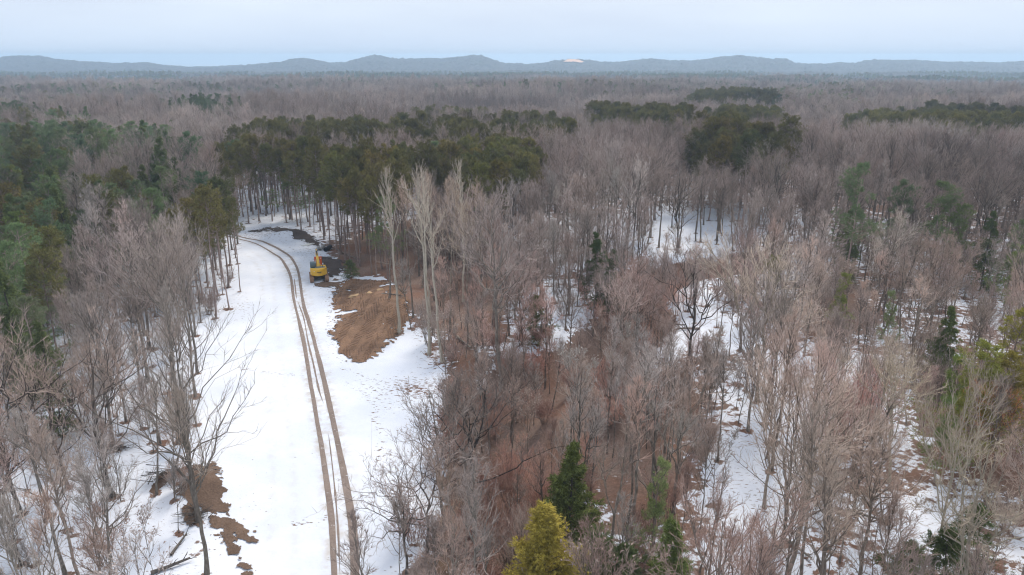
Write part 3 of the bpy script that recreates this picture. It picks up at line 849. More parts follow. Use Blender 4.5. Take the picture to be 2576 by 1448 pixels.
bare("b1", 11, 16, 34, 0.45, 50, 22, 0.36, look="grey-brown")
bare("b2", 12, 17, 30, 0.45, 44, 20, 0.33, look="slender grey")
bare("b3", 13, 15, 30, 0.28, 56, 26, 0.42, forks=3, look="wide forked")
bare("b4", 14, 16, 36, 0.44, 40, 16, 0.40, forks=2, look="fan shaped")
bare("b5", 15, 15, 32, 0.42, 58, 30, 0.36, look="round crowned", wand=0.07)
bare("b6", 16, 17, 28, 0.50, 42, 20, 0.34, look="tall straight")
bare("n1", 61, 15, 22, 0.54, 40, 20, 0.20, n2=6, n3=6, r0=0.009, wand=0.07, look="slender grey", lean=0.04)
bare("n2", 62, 14, 20, 0.46, 42, 22, 0.21, n2=6, n3=6, r0=0.009, look="thin leaning", lean=0.08, wand=0.07)
bare("n3", 63, 16, 20, 0.6, 42, 20, 0.20, n2=6, n3=6, r0=0.0088, wand=0.065, look="pole-like", lean=0.03)
bare("n4", 64, 13, 22, 0.42, 46, 24, 0.23, n2=6, n3=6, r0=0.009, wand=0.08, forks=1, look="twin-stemmed", lean=0.05)
bare("wide", 17, 15, 30, 0.22, 68, 24, 0.50, n2=7, n3=6, forks=3, look="spreading dark", bark=M_BARKDARK, wand=0.085, thick=1.25)
bare("foreground", 27, 16, 26, 0.2, 58, 20, 0.50, n2=6, n3=5, look="open spreading", bark=M_BARK, wand=0.07, thick=1.05, r0=0.011)
bare("pop1", 18, 22, 20, 0.54, 34, 15, 0.19, n2=4, n3=3, bark=M_BARKPALE, leaf=M_TWIGPALE, name="poplar_tree", look="tall pale", wand=0.03, thick=0.95, tw=0.8, r0=0.0098)
bare("pop2", 19, 22, 18, 0.56, 36, 15, 0.2, n2=4, n3=3, bark=M_BARKPALE, leaf=M_TWIGPALE, name="poplar_tree", look="tall pale", wand=0.035, thick=0.95, tw=0.8, r0=0.0095)
bare("palew", 20, 14, 26, 0.34, 50, 20, 0.5, n2=7, n3=6, forks=3, bark=M_BARKPALE, leaf=M_TWIGPALE, name="bare_tree", look="pale tan", wand=0.08, thick=1.15, tw=0.75)
bare("gnarl", 21, 9, 22, 0.2, 75, 35, 0.5, n2=8, n3=7, forks=3, bark=M_BARKDARK, name="bare_tree", look="tangled dark", wand=0.14, thick=1.2, tw=0.6)
bare("snag", 22, 19, 26, 0.35, 95, 70, 0.13, n2=3, n3=3, bark=M_BARK, name="bare_tree", look="dead grey", wand=0.09, tw=0.5, lean=0.005)
bare("sap1", 23, 8, 20, 0.3, 44, 20, 0.30, n2=5, n3=7, r0=0.006, name="sapling", look="thin grey", cat="sapling")
bare("sap2", 24, 9, 16, 0.42, 40, 20, 0.24, n2=5, n3=7, r0=0.006, name="sapling", look="whip-like", cat="sapling", lean=0.06)
bare("sap3", 25, 7, 20, 0.2, 46, 22, 0.36, n2=5, n3=7, r0=0.006, forks=2, name="sapling", look="forked thin", cat="sapling", leaves=160)
shrub("sh1", 31, 3.4, 16, look="reddish brown")
shrub("sh2", 32, 2.6, 20, splay=0.55, look="low twiggy", leaves=260)
shrub("sh3", 33, 5.0, 13, 11, 9, splay=0.32, look="tall many-stemmed", tw=0.6)
shrub("sh4", 34, 3.0, 18, splay=0.5, leaves=900, look="leaf-clinging")
pine("p1", 41, 18, 0.66, 40, 3.0, look="dark olive")
pine("p2", 42, 19, 0.70, 36, 2.7, look="dark olive tall")
pine("p3", 43, 17, 0.60, 44, 3.3, look="dark olive broad")
WP = lambda L: (lambda q: L * (0.75 + 0.5 * np.sin(q * 9)) * (1 - q) ** 0.6 + 0.4)
pine("w1", 44, 18, 0.30, 44, 3.6, 92, 50, per=20, nn=13, ln=0.30, r=0.019, leaf=M_NEEDLEB, look="blue-green plumed", dead=4, prof=WP(4.0), curv=0.06, tpow=1.0)
pine("w2", 45, 14, 0.18, 46, 3.2, 90, 46, per=20, nn=13, ln=0.30, r=0.019, leaf=M_NEEDLEB, look="green plumed", dead=2, prof=WP(3.4), curv=0.08, tpow=1.0)
pine("w3", 46, 10, 0.12, 34, 2.2, 88, 44, per=16, nn=12, ln=0.28, r=0.018, leaf=M_NEEDLEB, look="small green", dead=0, prof=WP(2.3), curv=0.1, tpow=1.0)
spruce("s1", 51, 13, 2.4, look="dark conical")
spruce("s2", 52, 9, 1.9, 85, look="deep green", droop=-0.05)
spruce("s3", 53, 5, 1.9, 60, 12, 7, ln=0.22, r=0.022, look="short dark", power=0.6, ragged=0.4)
spruce("cedar", 54, 9.5, 1.9, 150, 17, 11, ln=0.16, r=0.018, leaf=M_CEDAR, name="cedar_tree", look="bright yellow", droop=0.25, a0=80, a1=35, power=0.7, ragged=0.3)

# ------------------------------------------------------------------ placing trees
TREES = []      # every single countable plant: dict
def put(key, x, y, H, rz=None, col=(1, 1, 1), label=None, sx=1.0, sink=0.0, must=False, crown_col=None):
    TREES.append(dict(key=key, x=float(x), y=float(y), H=float(H), rz=RNG.random() * 6.283 if rz is None else rz, col=col, label=label, sx=sx, must=must or label is not None))

def put_base(key, px, py, top, label, col=(1, 1, 1), sx=1.0, rz=None, tx=None):
    """stand a plant on the ground seen at (px, py), as tall as makes its top reach picture height `top`"""
    p = ground(px, py)
    d = ray(px, top)
    t = math.hypot(p[0], p[1]) / math.hypot(d[0], d[1])
    put(key, p[0], p[1], CAM_H + d[2] * t - p[2], rz, col, label, sx)

def put_top(key, px, top, H, label, col=(1, 1, 1), sx=1.0, rz=None):
    z = 0.0
    for _ in range(4):
        p = flat(px, top, z + H); z = float(hgt(p[0], p[1]))
    put(key, p[0], p[1], H, rz, col, label, sx)

PINK = (1.07, 0.96, 0.96); RED = (1.18, 0.86, 0.83); GREY = (0.95, 1.0, 1.02); DARK = (0.62, 0.62, 0.62); BROWN = (1.0, 0.90, 0.83); TAN = (1.3, 1.25, 1.12)

# trees one can tell apart
put_base("pop1", 1004, 838, 425, "tall pale poplar rising from the edge of the brown soil patch", sx=0.9, rz=0.3)
put_base("pop2", 1080, 893, 428, "pale poplar in the leaning pair beside the soil patch, the nearer trunk", sx=0.9, rz=1.0)
put_base("pop1", 1083, 800, 430, "pale poplar standing just behind the leaning pair", sx=0.8, rz=2.2)
put_base("pop2", 1114, 912, 505, "pale poplar with a low bare side limb, last of the row by the track", sx=1.0, rz=4.0)
put_base("pop1", 1165, 760, 402, "pale poplar topping the bare wood behind the row beside the soil patch", sx=0.85, rz=5.1)
for k, (px, py, tp, lab) in enumerate(((1040, 800, 470, "slim grey-tan tree between the first two pale poplars"), (1132, 835, 470, "slim grey-tan tree just beyond the last pale poplar"),
                                       (1062, 725, 450, "slim grey-tan tree behind the pale poplars, beside the pines"), (1178, 862, 520, "slim grey-tan tree above the fallen log"),
                                       (1215, 800, 470, "tall slim grey-tan tree among bushy ones past the poplars"), (1150, 740, 455, "slim grey-tan tree farthest back in the poplar row"))):
    put_base(["n3", "n1"][k % 2], px, py, tp, lab, col=(1.2, 1.12, 1.0), sx=0.75)
put_base("snag", 979, 752, 535, "dead grey snag at the back of the brown soil patch", rz=0.4)
put_base("foreground", 500, 1312, 830, "open spreading dark tree on the brown bank in the near snow", rz=2.0, col=(0.8, 0.8, 0.78))
put_base("b6", 520, 1446, 1000, "dark straight tree on the near bank below the spreading tree", col=(0.75, 0.75, 0.72), rz=1.0)
put_base("b6", 490, 846, 560, "grey tree with an orange root collar at the clearing edge", rz=0.3, sx=0.8)
put_base("b2", 496, 940, 575, "slim grey tree standing in snow at the clearing edge, trunk clear to half height", rz=2.0, sx=0.7)
put_base("b1", 445, 994, 590, "big grey double-limbed tree leaning over the clearing snow", rz=1.2)
put_base("b4", 492, 998, 640, "grey tree with a brown root flare beside the big double-limbed tree", rz=0.2, sx=0.8)
put_base("b1", 372, 962, 600, "broad grey tree inside the wood left of the clearing", rz=3.0)
put_base("p2", 543, 802, 470, "reddish-trunked pine nearest the clearing on its western edge", sx=0.9)
put_base("p1", 577, 778, 505, "pine with a leaning reddish trunk at the clearing edge", sx=0.8)
put_base("p1", 605, 735, 505, "slim pine where the clearing edge meets the curve of snow", sx=0.7)
put_base("p3", 560, 700, 490, "bushy olive pine overhanging the snow near the track bend", sx=0.9)
put_base("p2", 598, 665, 505, "thin pine by the snow just before the track bend", sx=0.7)
put_base("wide", 1704, 636, 440, "dark many-limbed tree standing on the snowy terrace", rz=0.7, col=(0.75, 0.75, 0.73))
put_base("wide", 1726, 930, 640, "dark crooked spreading tree over the snow glade", rz=2.4, col=(0.78, 0.74, 0.72))
put_base("b2", 1890, 600, 405, "tall dark single-stemmed tree behind the snowy terrace", rz=0.5, col=(0.7, 0.68, 0.66))
put_base("b5", 1262, 948, 520, "tall straight grey tree with a bushy top in the middle of the wood", rz=0.2)
put_base("b4", 1905, 1010, 640, "broad fan shaped grey tree with many stems", rz=0.8, sx=1.15, col=TAN)
put_base("b4", 1935, 985, 690, "second fan shaped stem clump behind the broad fan shaped tree", rz=2.1, sx=0.9, col=GREY)
put_base("palew", 2236, 1215, 905, "pale tan tree with bright bare limbs in front of the green pines", rz=0.6, col=(1.12, 1.1, 1.0), sx=1.1)
put_base("palew", 2345, 1446, 960, "tall pale tree with a crooked trunk beside dark evergreens", rz=2.0, col=(0.9, 0.9, 0.88), sx=0.6)
put_top("palew", 2500, 1165, 12, "pale wide-crowned tree in the lower corner beside the dark evergreens", rz=4.0, col=(0.95, 0.98, 0.95), sx=1.1)
put_base("gnarl", 1022, 1446, 1180, "tangled dark small tree at the edge of the near snow", rz=1.0)
put_base("gnarl", 1075, 1395, 1120, "second tangled dark tree behind the near one at the snow edge", rz=3.3)
put_base("gnarl", 1190, 1300, 960, "dark vine-hung thicket tree over the brown gully", rz=5.0, col=DARK)
put_base("b3", 1120, 1330, 1000, "grey leaning tree reaching over the snow from the wood edge", rz=2.6, sx=1.0)
put_base("b4", 1140, 1440, 1180, "fan of pale grey stems at the edge of the near wood", rz=0.4, col=TAN, sx=0.8)
for k, (px, py) in enumerate([(880, 655), (905, 672), (935, 691), (948, 695), (925, 640), (870, 622), (895, 632), (965, 662), (845, 630), (815, 603), (830, 612), (858, 640),
                              (990, 690), (912, 604), (950, 622), (1010, 665), (975, 640), (790, 585), (850, 590), (880, 600), (940, 600), (655, 560), (690, 545), (720, 552), (760, 560), (592, 640), (578, 668), (548, 692), (522, 724), (560, 742), (532, 772), (500, 762), (585, 700), (470, 745)]):
    put_base(["p1", "p2", "p3"][k % 3], px, py, py - 235 - 12 * math.sin(k * 2.3) + (80 if py < 600 else 30 if px < 620 else 0), None, sx=0.72 + 0.1 * math.sin(k))
# conifers one can tell apart
put_top("cedar", 1372, 1272, 10.5, "bright yellow conifer at the bottom of the wood", sx=1.35, rz=0.5)
put_top("s2", 1432, 1122, 10.5, "dark green spruce just behind the yellow conifer", sx=1.15, col=(1.15, 1.1, 0.8))
put_top("w3", 1650, 1158, 9, "sparse pale green pine in the brown wood beyond the spruce", col=(1.9, 1.75, 1.5), sx=0.75)
put_top("s2", 1702, 1312, 8.5, "deep green spruce at the lower edge of the wood", sx=1.2, col=(1.15, 1.2, 0.9))
put_top("s3", 1500, 1345, 5.5, "low dark hemlock in snow beside the yellow conifer", sx=1.3)
put_top("s3", 1570, 1380, 5, "low dark hemlock between the yellow conifer and the lower spruce", sx=1.2)
put_top("s2", 2390, 775, 9.0, "slim green spruce standing alone above the pale tan tree", sx=0.95, col=(1.2, 1.2, 1.0))
put_top("w2", 2560, 790, 12, "yellow-green pine at the edge of the frame", col=(2.0, 1.5, 0.6), sx=1.0)
put_top("w2", 2500, 872, 12, "wide yellow-green pine beside the frame edge, below another", col=(1.7, 1.4, 0.6), sx=1.15)
put_top("w3", 2420, 900, 9, "small bright green pine behind the pale tan tree", col=(1.3, 1.3, 0.7))
put_top("w2", 2560, 905, 11, "olive pine with rusty lower branches at the frame edge", col=(2.0, 1.25, 0.5), sx=1.1)
put_top("w3", 2390, 1010, 8, "green pine half hidden by the pale tan tree", col=(1.0, 1.15, 0.7))
put_top("s3", 2390, 1340, 5, "low dark evergreen under the crooked pale tree", sx=1.15, col=(.8,.85,.75))
put_top("s3", 2290, 1370, 5, "second low dark evergreen under the crooked pale tree", sx=1.0)
put_top("s3", 2460, 1275, 4.5, "low dark evergreen behind the crooked pale tree", sx=1.1, col=(.85,.9,.8))
put_top("w1", 2165, 420, 20, "tall ragged white pine standing alone in the bare wood", sx=1.0)
put_top("s1", 2150, 530, 12, "dark evergreen below the tall ragged white pine", sx=1.0)
put_top("w2", 2275, 462, 16, "rounded dark pine in the small green clump", sx=1.0)
put_top("w1", 2380, 465, 17, "broad green pine in the middle of the small green clump", sx=1.1, col=(1.15, 1.1, 0.9))
put_top("w2", 2420, 520, 13, "green pine at the end of the small green clump", sx=1.1, col=(1.1, 1.1, .9))
put_top("s1", 2505, 535, 13, "spruce near the frame edge above the bare wood", sx=1.0)
put_top("w2", 2570, 560, 13, "green pine touching the frame edge behind the spruce", sx=1.0)
put_top("w2", 2560, 620, 11, "lower green pine touching the frame edge", sx=1.0, col=(1.2, 1.2, .8))
put_top("w3", 2120, 692, 8, "small yellowish pine in the bare wood below the tall white pine", col=(1.5, 1.25, .7))
put_top("p3", 1945, 648, 9, "small bushy olive pine on the snowy terrace", col=(1.2, 1.2, 1))
put_top("s1", 1510, 585, 12, "dark hemlock behind bare trunks at the terrace edge", sx=1.1, col=(0.7, 0.75, 0.7))
put_top("s1", 1545, 630, 11, "second dark hemlock at the terrace edge", sx=1.0, col=(0.7, 0.75, 0.7))
put_top("s3", 1350, 790, 6, "small dark evergreen among bare trees in the mid wood", sx=1.0)
put_base("s3", 884, 698, 655, "small dark spruce at the foot of the pines beside the excavator", sx=1.3)
put_top("s1", 395, 415, 15, "dark pointed spruce in front of the western pine clump", sx=1.2)
put_top("s1", 1472, 240, 16, "lone dark spruce standing above the bare forest", sx=1.0)
put_top("s1", 372, 245, 17, "pointed dark spruce above the bare forest in the west", sx=1.0)
put_top("w1", 70, 250, 19, "ragged white pine above the bare forest at the western frame edge")
put_top("w1", 120, 222, 19, "blue-green pine pair member on the western ridge")
put_top("w3", 720, 392, 15, "light green pine in front of the dark plantation", col=(1.3, 1.3, 1.0), sx=1.3)
put_top("w1", 1100, 362, 18, "layered blue-green white pine amid the olive pines", sx=1.2)
put_top("w3", 1372, 375, 13, "small light green pine at the end of the olive pines", col=(1.3, 1.3, 1.0))
put_top("w1", 965, 500, 14, "soft green pine behind the pale poplar", col=(1.15, 1.1, 1.0))
put_top("w3", 1205, 455, 13, "soft green pine tip behind the poplar row", col=(1.0, 1.2, 1.1))
put_top("w2", 20, 425, 16, "bright green pine high at the western frame edge", col=(1.4, 1.3, 0.8))
put_top("w2", 125, 425, 16, "yellow-green pine in the western evergreen clump", col=(1.5, 1.35, 0.9), sx=1.1)
put_top("w2", 30, 540, 14, "bright green pine midway down the western frame edge", col=(1.3, 1.35, 0.8))
put_top("w2", 80, 660, 12, "deep green bushy pine low on the western side", col=(0.95, 1.15, 0.8), sx=1.1)
put_top("w2", 130, 560, 13, "dull green pine beside the grey brush on the western side", col=(1.0, 1.0, .9))
put_top("w3", 2250, 740, 8, "thin grey-green pine in the snowy part of the wood", col=(1.3, 1.25, 1.1), sx=.8)
put_top("b3", 2520, 950, 9, "oak clinging to rusty orange leaves at the frame edge", col=(1.6, 0.85, 0.4))
# reddish twig clumps
for px, py, top, lab in ((2130, 1130, 930, "red-twigged shrub clump in the snowy wood"), (2080, 1180, 985, "second red-twigged shrub clump beside the first"), (2190, 1110, 950, "red-twigged shrub clump nearest the pale tan tree")):
    put_base("sh3", px, py, top, lab, RED, 1.1)

# ---- woodland fill
def inpoly(px, py, P):
    return poly_sdf(np.array([px]), np.array([py]), P)[0] < 0
# crown areas of the evergreen stands, outlined at crown height 15 m
def crown_poly(pts, z=15.0): return poly(pts, z)
STANDS = [
    ("red", 4.2, 1.0, crown_poly([(540, 365), (620, 330), (700, 305), (840, 305), (930, 315), (990, 300), (1030, 288), (1120, 285), (1220, 292), (1290, 282), (1400, 290), (1450, 320), (1400, 372), (1340, 400),
                                  (1300, 455), (1210, 470), (1160, 425), (1060, 415), (990, 425), (985, 490), (900, 500), (790, 478), (770, 445), (660, 430), (560, 420)])),
    ("red", 4.0, 1.0, crown_poly([(1490, 278), (1560, 272), (1700, 276), (1735, 296), (1725, 318), (1640, 312), (1560, 300), (1500, 296)])),
    ("red", 4.0, 1.0, crown_poly([(1780, 280), (1830, 270), (1930, 268), (1955, 282), (1940, 298), (1830, 294), (1785, 296)])),
    ("red", 4.2, 1.0, crown_poly([(2130, 290), (2200, 272), (2300, 262), (2400, 258), (2480, 268), (2600, 285), (2620, 332), (2480, 328), (2380, 330), (2280, 315), (2180, 302)])),
    ("red", 4.2, 1.0, crown_poly([(1715, 232), (1800, 226), (1900, 228), (1965, 236), (1930, 244), (1760, 242)])),
    ("red", 4.0, 1.0, crown_poly([(1720, 372), (1760, 352), (1850, 350), (1930, 355), (2005, 362), (2005, 390), (1900, 405), (1840, 395), (1730, 392)])),
    ("mix", 5.2, 0.85, crown_poly([(-60, 325), (120, 318), (255, 322), (270, 385), (190, 410), (190, 520), (150, 600), (140, 720), (60, 790), (-60, 800)])),
    ("mix", 5.0, 0.9, crown_poly([(215, 470), (260, 435), (330, 415), (430, 425), (440, 470), (425, 505), (330, 510), (230, 505)])),
    ("dark", 5.2, 0.8, crown_poly([(300, 335), (350, 318), (440, 320), (445, 380), (420, 415), (350, 400), (310, 370)])),
    ("red", 5.0, 0.7, crown_poly([(465, 505), (520, 490), (590, 500), (600, 545), (560, 560), (480, 550)])),
    ("red", 5.5, 0.8, crown_poly([(1030, 268), (1080, 252), (1160, 250), (1230, 256), (1235, 272), (1180, 262), (1120, 268), (1060, 275)])),
    ("dark", 5.5, 0.9, crown_poly([(390, 232), (440, 222), (520, 222), (600, 226), (600, 256), (540, 262), (430, 250)])),
    ("dark", 5.5, 0.9, crown_poly([(-40, 262), (40, 250), (90, 255), (90, 275), (-40, 282)])),
    ("mix", 8.0, 0.38, crown_poly([(200, 300), (440, 290), (480, 345), (300, 350), (200, 345)])),
    ("mix", 6.0, 0.42, crown_poly([(440, 380), (560, 370), (600, 440), (590, 480), (470, 470)])),
    ("mix", 8.0, 0.38, crown_poly([(-60, 280), (200, 270), (300, 330), (100, 330), (-60, 340)])),
]
STUFF = {"bare": [], "conifer": [], "under": []}
def zjit(xa, xb, ya, yb, step):
    X, Y = np.meshgrid(np.arange(xa, xb, step), np.arange(ya, yb, step))
    X = X + RNG.uniform(-0.48, 0.48, X.shape) * step; Y = Y + RNG.uniform(-0.48, 0.48, Y.shape) * step
    return X.ravel(), Y.ravel()
stand_sdf = lambda x, y, k: poly_sdf(x, y, STANDS[k][3])
CAND = []
for k, (kind, step, dens, P) in enumerate(STANDS):
    A = np.array(P)
    x, y = zjit(A[:, 0].min(), A[:, 0].max(), A[:, 1].min(), A[:, 1].max(), step)
    ok = (poly_sdf(x, y, P) + (fnoise(x, y, 18, k, 2) - 0.5) * 10 < 0) & ((fnoise(x, y, 30, 55, 3) < 0.63) | (kind != "red") | (k > 0)) & (poly_sdf(x, y, CLEAR) > 0.8) & (RNG.random(len(x)) < dens)
    x, y = x[ok], y[ok]
    for a, b in zip(x, y):
        r_ = RNG.random()
        if kind == "red": key = ["p1", "p2", "p3"][int(r_ * 3)]; H = RNG.uniform(14, 19.5) * (1.15 if k > 0 and math.hypot(a, b) > 190 else 1.0)
        elif kind == "mix": key = ["w1", "w2", "p3", "s1", "w2"][int(r_ * 5)]; H = RNG.uniform(12, 18)
        else: key = ["s1", "w1", "s1"][int(r_ * 3)]; H = RNG.uniform(13, 18)
        if kind != "red" and math.hypot(a, b) > 170: H *= 1.14
        g = RNG.uniform(0.82, 1.15)
        CAND.append((key, a, b, H, (g * RNG.uniform(0.88, 1.12), g, g * RNG.uniform(0.85, 1.1))))
def any_stand(x, y, grow_=0.0):
    m = np.zeros(len(x), bool)
    for kind, step, dens, P in STANDS:
        if dens > 0.5: m |= poly_sdf(x, y, P) < grow_
    return m
hand = np.array([(t["x"], t["y"]) for t in TREES])
def clear_of_hand(x, y, d):
    q = np.ones(len(x), bool)
    for hx_, hy_ in hand: q &= (x - hx_) ** 2 + (y - hy_) ** 2 > d * d
    return q
TW = [PINK, GREY, BROWN, (1, 1, 1), (0.85, 0.8, 0.78), (1.15, 1.05, 1.02), (0.75, 0.7, 0.68)]
def zone_tint(x, y):
    u, v, f = px_of(x, y, 10.0)
    q = vnoise(x, y, 22, 77)
    if 1100 < u < 1950 and v > 640: pal = [BROWN, PINK, (1.05, 0.88, 0.83), (1, .94, .9), GREY, (.85,.85,.82)]
    elif u < 700 and v > 850: pal = [PINK, (1.0, .92, .88), GREY, BROWN, DARK, (.85,.85,.8)]
    elif u > 1700 and v > 620: pal = [(1.2, 1.06, 1.05), (1.25, 1.12, 1.1), (1.1, 1.08, 1.04), (1.2, 1.12, 1.04), (1.1, .98, .92), (.9,.9,.88)]  # lighter tints stand in for local brightening of the right-hand wood
    else: pal = [PINK, GREY, (.9, .9, .9), (.8, .77, .76), (1.08, 1.02, 1.0)]
    c = pal[int((q * 0.7 + RNG.random() * 0.3) * len(pal)) % len(pal)]
    g = RNG.uniform(0.82, 1.18) * (1 - 0.08 * float(smooth(115, 190, math.hypot(x, y))))  # farther crowns darkened too, local light level put into the tint
    return tuple(k * g for k in c)
def bare_fill(x, y, step, scale):
    for a, b in zip(x, y):
        near_ = math.hypot(a, b) < 150
        key = ["b1", "b2", "b3", "b4", "b5", "b6", "n1", "n2", "n3", "n4", "n1", "n2", "n3", "n4"][RNG.integers(3 if near_ else 0, 14 if near_ else 6)]
        H = RNG.uniform(11.5, 18) * scale * (0.78 + 0.5 * float(fnoise(a, b, 55, 19, 3)) if math.hypot(a, b) > 130 else 1.0)
        ub, vb, fb = px_of(a, b, 0.0)
        if ub < 640 and vb > 900 and RNG.random() < 0.25: continue
        if near_ and ub < 640 and vb > 960:
            if RNG.random() < 0.3: continue
            key = ["b6", "b4", "wide", "n1", "n2", "n3", "n4"][RNG.integers(0, 7)]
            H = RNG.uniform(10, 16)
        if math.hypot(a, b) < 270:
            u, v, f = px_of(a, b, 0.0)
            if u > 1050: H *= 1.06 if vb > 900 else 1.0
            if u > 1050: H *= 0.84 + 0.16 * float(smooth(110, 150, math.hypot(a, b)))
            H *= 1 - 0.42 * math.exp(-((u - 1400) / 300) ** 2 - ((v - 1080) / 170) ** 2)
            if blocked(key, a, b, H):
                H *= 0.6
                if blocked(key, a, b, H, 0.10): continue
        CAND.append((key, a, b, H, zone_tint(a, b)))
KEEP = []           # (u0, u1, v0, v1, distance): what the photo shows unobstructed
for t in TREES:
    p_ = PROTO[t["key"]]
    z_ = float(hgt(t["x"], t["y"]))
    u1_, v1_, f1_ = px_of(t["x"], t["y"], z_ + t["H"]); u0_, v0_, f0_ = px_of(t["x"], t["y"], z_)
    if t["label"] is None or not (p_.name in ("poplar_tree", "cedar_tree", "spruce_tree") or t["key"] in ("palew", "snag", "foreground", "gnarl") or (p_.name == "pine_tree" and (t["x"] > 20 or t["x"] < -30))): continue
    if "hemlock" in t["label"] or "low dark" in t["label"] or "small dark evergreen" in t["label"]: continue
    low = {"poplar_tree": 0.95, "cedar_tree": 0.9, "spruce_tree": 0.7, "pine_tree": 0.4}.get(p_.name, 0.55)
    wd = {"poplar_tree": 0.03, "cedar_tree": 0.18, "spruce_tree": 0.11, "pine_tree": 0.1}.get(p_.name, 0.12) * t["H"] * FP / float(f1_)
    if p_.name == "pine_tree" and t["x"] > 20 and math.hypot(t["x"], t["y"]) < 100: low, wd = 0.55, wd * 1.4
    KEEP.append((float(u1_) - wd, float(u1_) + wd, float(v1_), float(v1_ + low * (v0_ - v1_)), math.hypot(t["x"], t["y"])))
for u0_, u1_, v0_, v1_ in ((1430, 1505, 840, 890), (1270, 1325, 1100, 1140), (850, 1120, 700, 925), (1000, 1110, 930, 1010), (1840, 1900, 1100, 1180), (1860, 1920, 1230, 1300), (1720, 1790, 790, 840),
                           (2290, 2360, 1330, 1390), (1640, 1700, 580, 640), (640, 900, 560, 690)):
    p_ = flat((u0_ + u1_) / 2, v1_)
    KEEP.append((u0_, u1_, v0_, v1_, math.hypot(*p_)))
KEEP += [(1640, 1850, 580, 638, 143), (1000, 1400, 290, 425, 165), (560, 1000, 310, 460, 132), (1720, 2005, 352, 395, 175), (2140, 2576, 262, 322, 262), (1490, 1730, 276, 312, 236), (1785, 1950, 270, 296, 252), (220, 440, 420, 500, 118), (300, 440, 325, 400, 170)]
def blocked(key, a, b, H, part=0.12):
    z_ = float(hgt(a, b)); u_, v_, f_ = px_of(a, b, z_ + H)
    if f_ < 2: return True
    u_, v_, hw = float(u_), float(v_), part * H * FP / float(f_)
    d_ = math.hypot(a, b)
    for u0_, u1_, v0_, v1_, dd in KEEP:
        if d_ < dd - 0.5 and u_ + hw > u0_ and u_ - hw < u1_ and v_ < v1_ - 6: return True
    return False
# near wood (to 150 m)
x, y = zjit(-110, 120, 14, 150, 3.7)
r_ = np.hypot(x, y)
sd = poly_sdf(x, y, CLEAR)
glade = np.zeros(len(x))
u, v, f = px_of(x, y, 0.0)
for gx_, gy_, sx_, sy_, k in ((1720, 590, 190, 55, 0.62), (1470, 850, 75, 50, 0.75), (1700, 830, 120, 80, 0.45), (1900, 1180, 100, 200, 0.45), (1290, 1110, 60, 50, 0.7), (1450, 1060, 200, 90, 0.45), (470, 950, 80, 90, .5), (560, 1230, 110, 120, .9),
                          (2320, 1340, 100, 90, 0.5), (600, 1330, 130, 140, 0.85), (420, 1330, 130, 120, .35), (1180, 740, 90, 60, .4), (1060, 760, 60, 80, .8)):
    glade = np.maximum(glade, k * np.exp(-((u - gx_) / sx_) ** 2 - ((v - gy_) / sy_) ** 2))
ok = (sd > 0.8) & (r_ < 152) & (np.abs(x) < 0.95 * y + 14) & ~any_stand(x, y) & (RNG.random(len(x)) > 0.10 + 0.8 * glade) & clear_of_hand(x, y, 1.8)
# nothing tall right under the camera's own sight lines
ok &= ~((np.hypot(x, y) < 30) & (np.abs(x) < 26))
ok &= (poly_sdf(x, y, PINEFLOOR) > 0) | (RNG.random(len(x)) < 0.08)
ok &= poly_sdf(x, y, BANKCLEAR) > 0
bare_fill(x[ok], y[ok], 4.6, 1.0)
for r0_, r1_, step, sc in ((150, 300, 5.6, 1.0), (300, 560, 6.9, 1.08), (560, 950, 8.6, 1.12), (950, 1500, 11.0, 1.12)):
    x, y = zjit(-r1_ * 0.76, r1_ * 0.76, r0_ * 0.62, r1_, step)
    r_ = np.hypot(x, y)
    ok = (r_ >= r0_) & (r_ < r1_) & (np.abs(x) < 0.98 * y + 14) & (RNG.random(len(x)) > 0.1)
    if r0_ < 500: ok &= ~(any_stand(x, y) & (fnoise(x, y, 30, 55, 3) + 0.10 * RNG.random(len(x)) < 0.64)) & (poly_sdf(x, y, CLEAR) > 0.8)
    bare_fill(x[ok], y[ok], step, sc)
# scattered far evergreens
x, y = zjit(-1500, 1500, 380, 2300, 15)
ok = (np.abs(x) < 0.76 * y) & (fnoise(x, y * 0.7, 170, 91, 3) + 0.10 * RNG.random(len(x)) > 0.60)
for a, b in zip(x[ok], y[ok]):
    CAND.append((["s1", "w1", "p3", "w1"][RNG.integers(0, 4)], a, b, RNG.uniform(15, 20), (1.0, 1.0, 1.0)))
# saplings and brush
x, y = zjit(-100, 112, 20, 135, 2.6)
sd = poly_sdf(x, y, CLEAR); u, v, f = px_of(x, y, 0.0)
glade = np.zeros(len(x))
for gx_, gy_, sx_, sy_, k in ((1720, 590, 190, 55, 0.6), (1470, 850, 75, 50, 0.85), (1720, 830, 100, 70, 0.6), (1920, 1180, 90, 200, 0.5), (1290, 1110, 60, 50, 0.85), (600, 1330, 150, 140, 0.9), (2320, 1340, 100, 90, 0.6), (1060, 760, 80, 90, .8), (470, 950, 80, 110, .6)):
    glade = np.maximum(glade, k * np.exp(-((u - gx_) / sx_) ** 2 - ((v - gy_) / sy_) ** 2))
ok = (sd > 0.6) & (np.abs(x) < 0.76 * y + 10) & (RNG.random(len(x)) > 0.45 + glade * 0.55 + 0.25 * smooth(1650, 1850, u)) & clear_of_hand(x, y, 1.4)
ok &= ~((np.hypot(x, y) < 28))
ok &= (poly_sdf(x, y, PINEFLOOR) > 0) | (RNG.random(len(x)) < 0.15)
ok &= poly_sdf(x, y, BANKCLEAR) > 0
ravd = line_dist(x, y, RAVINE)
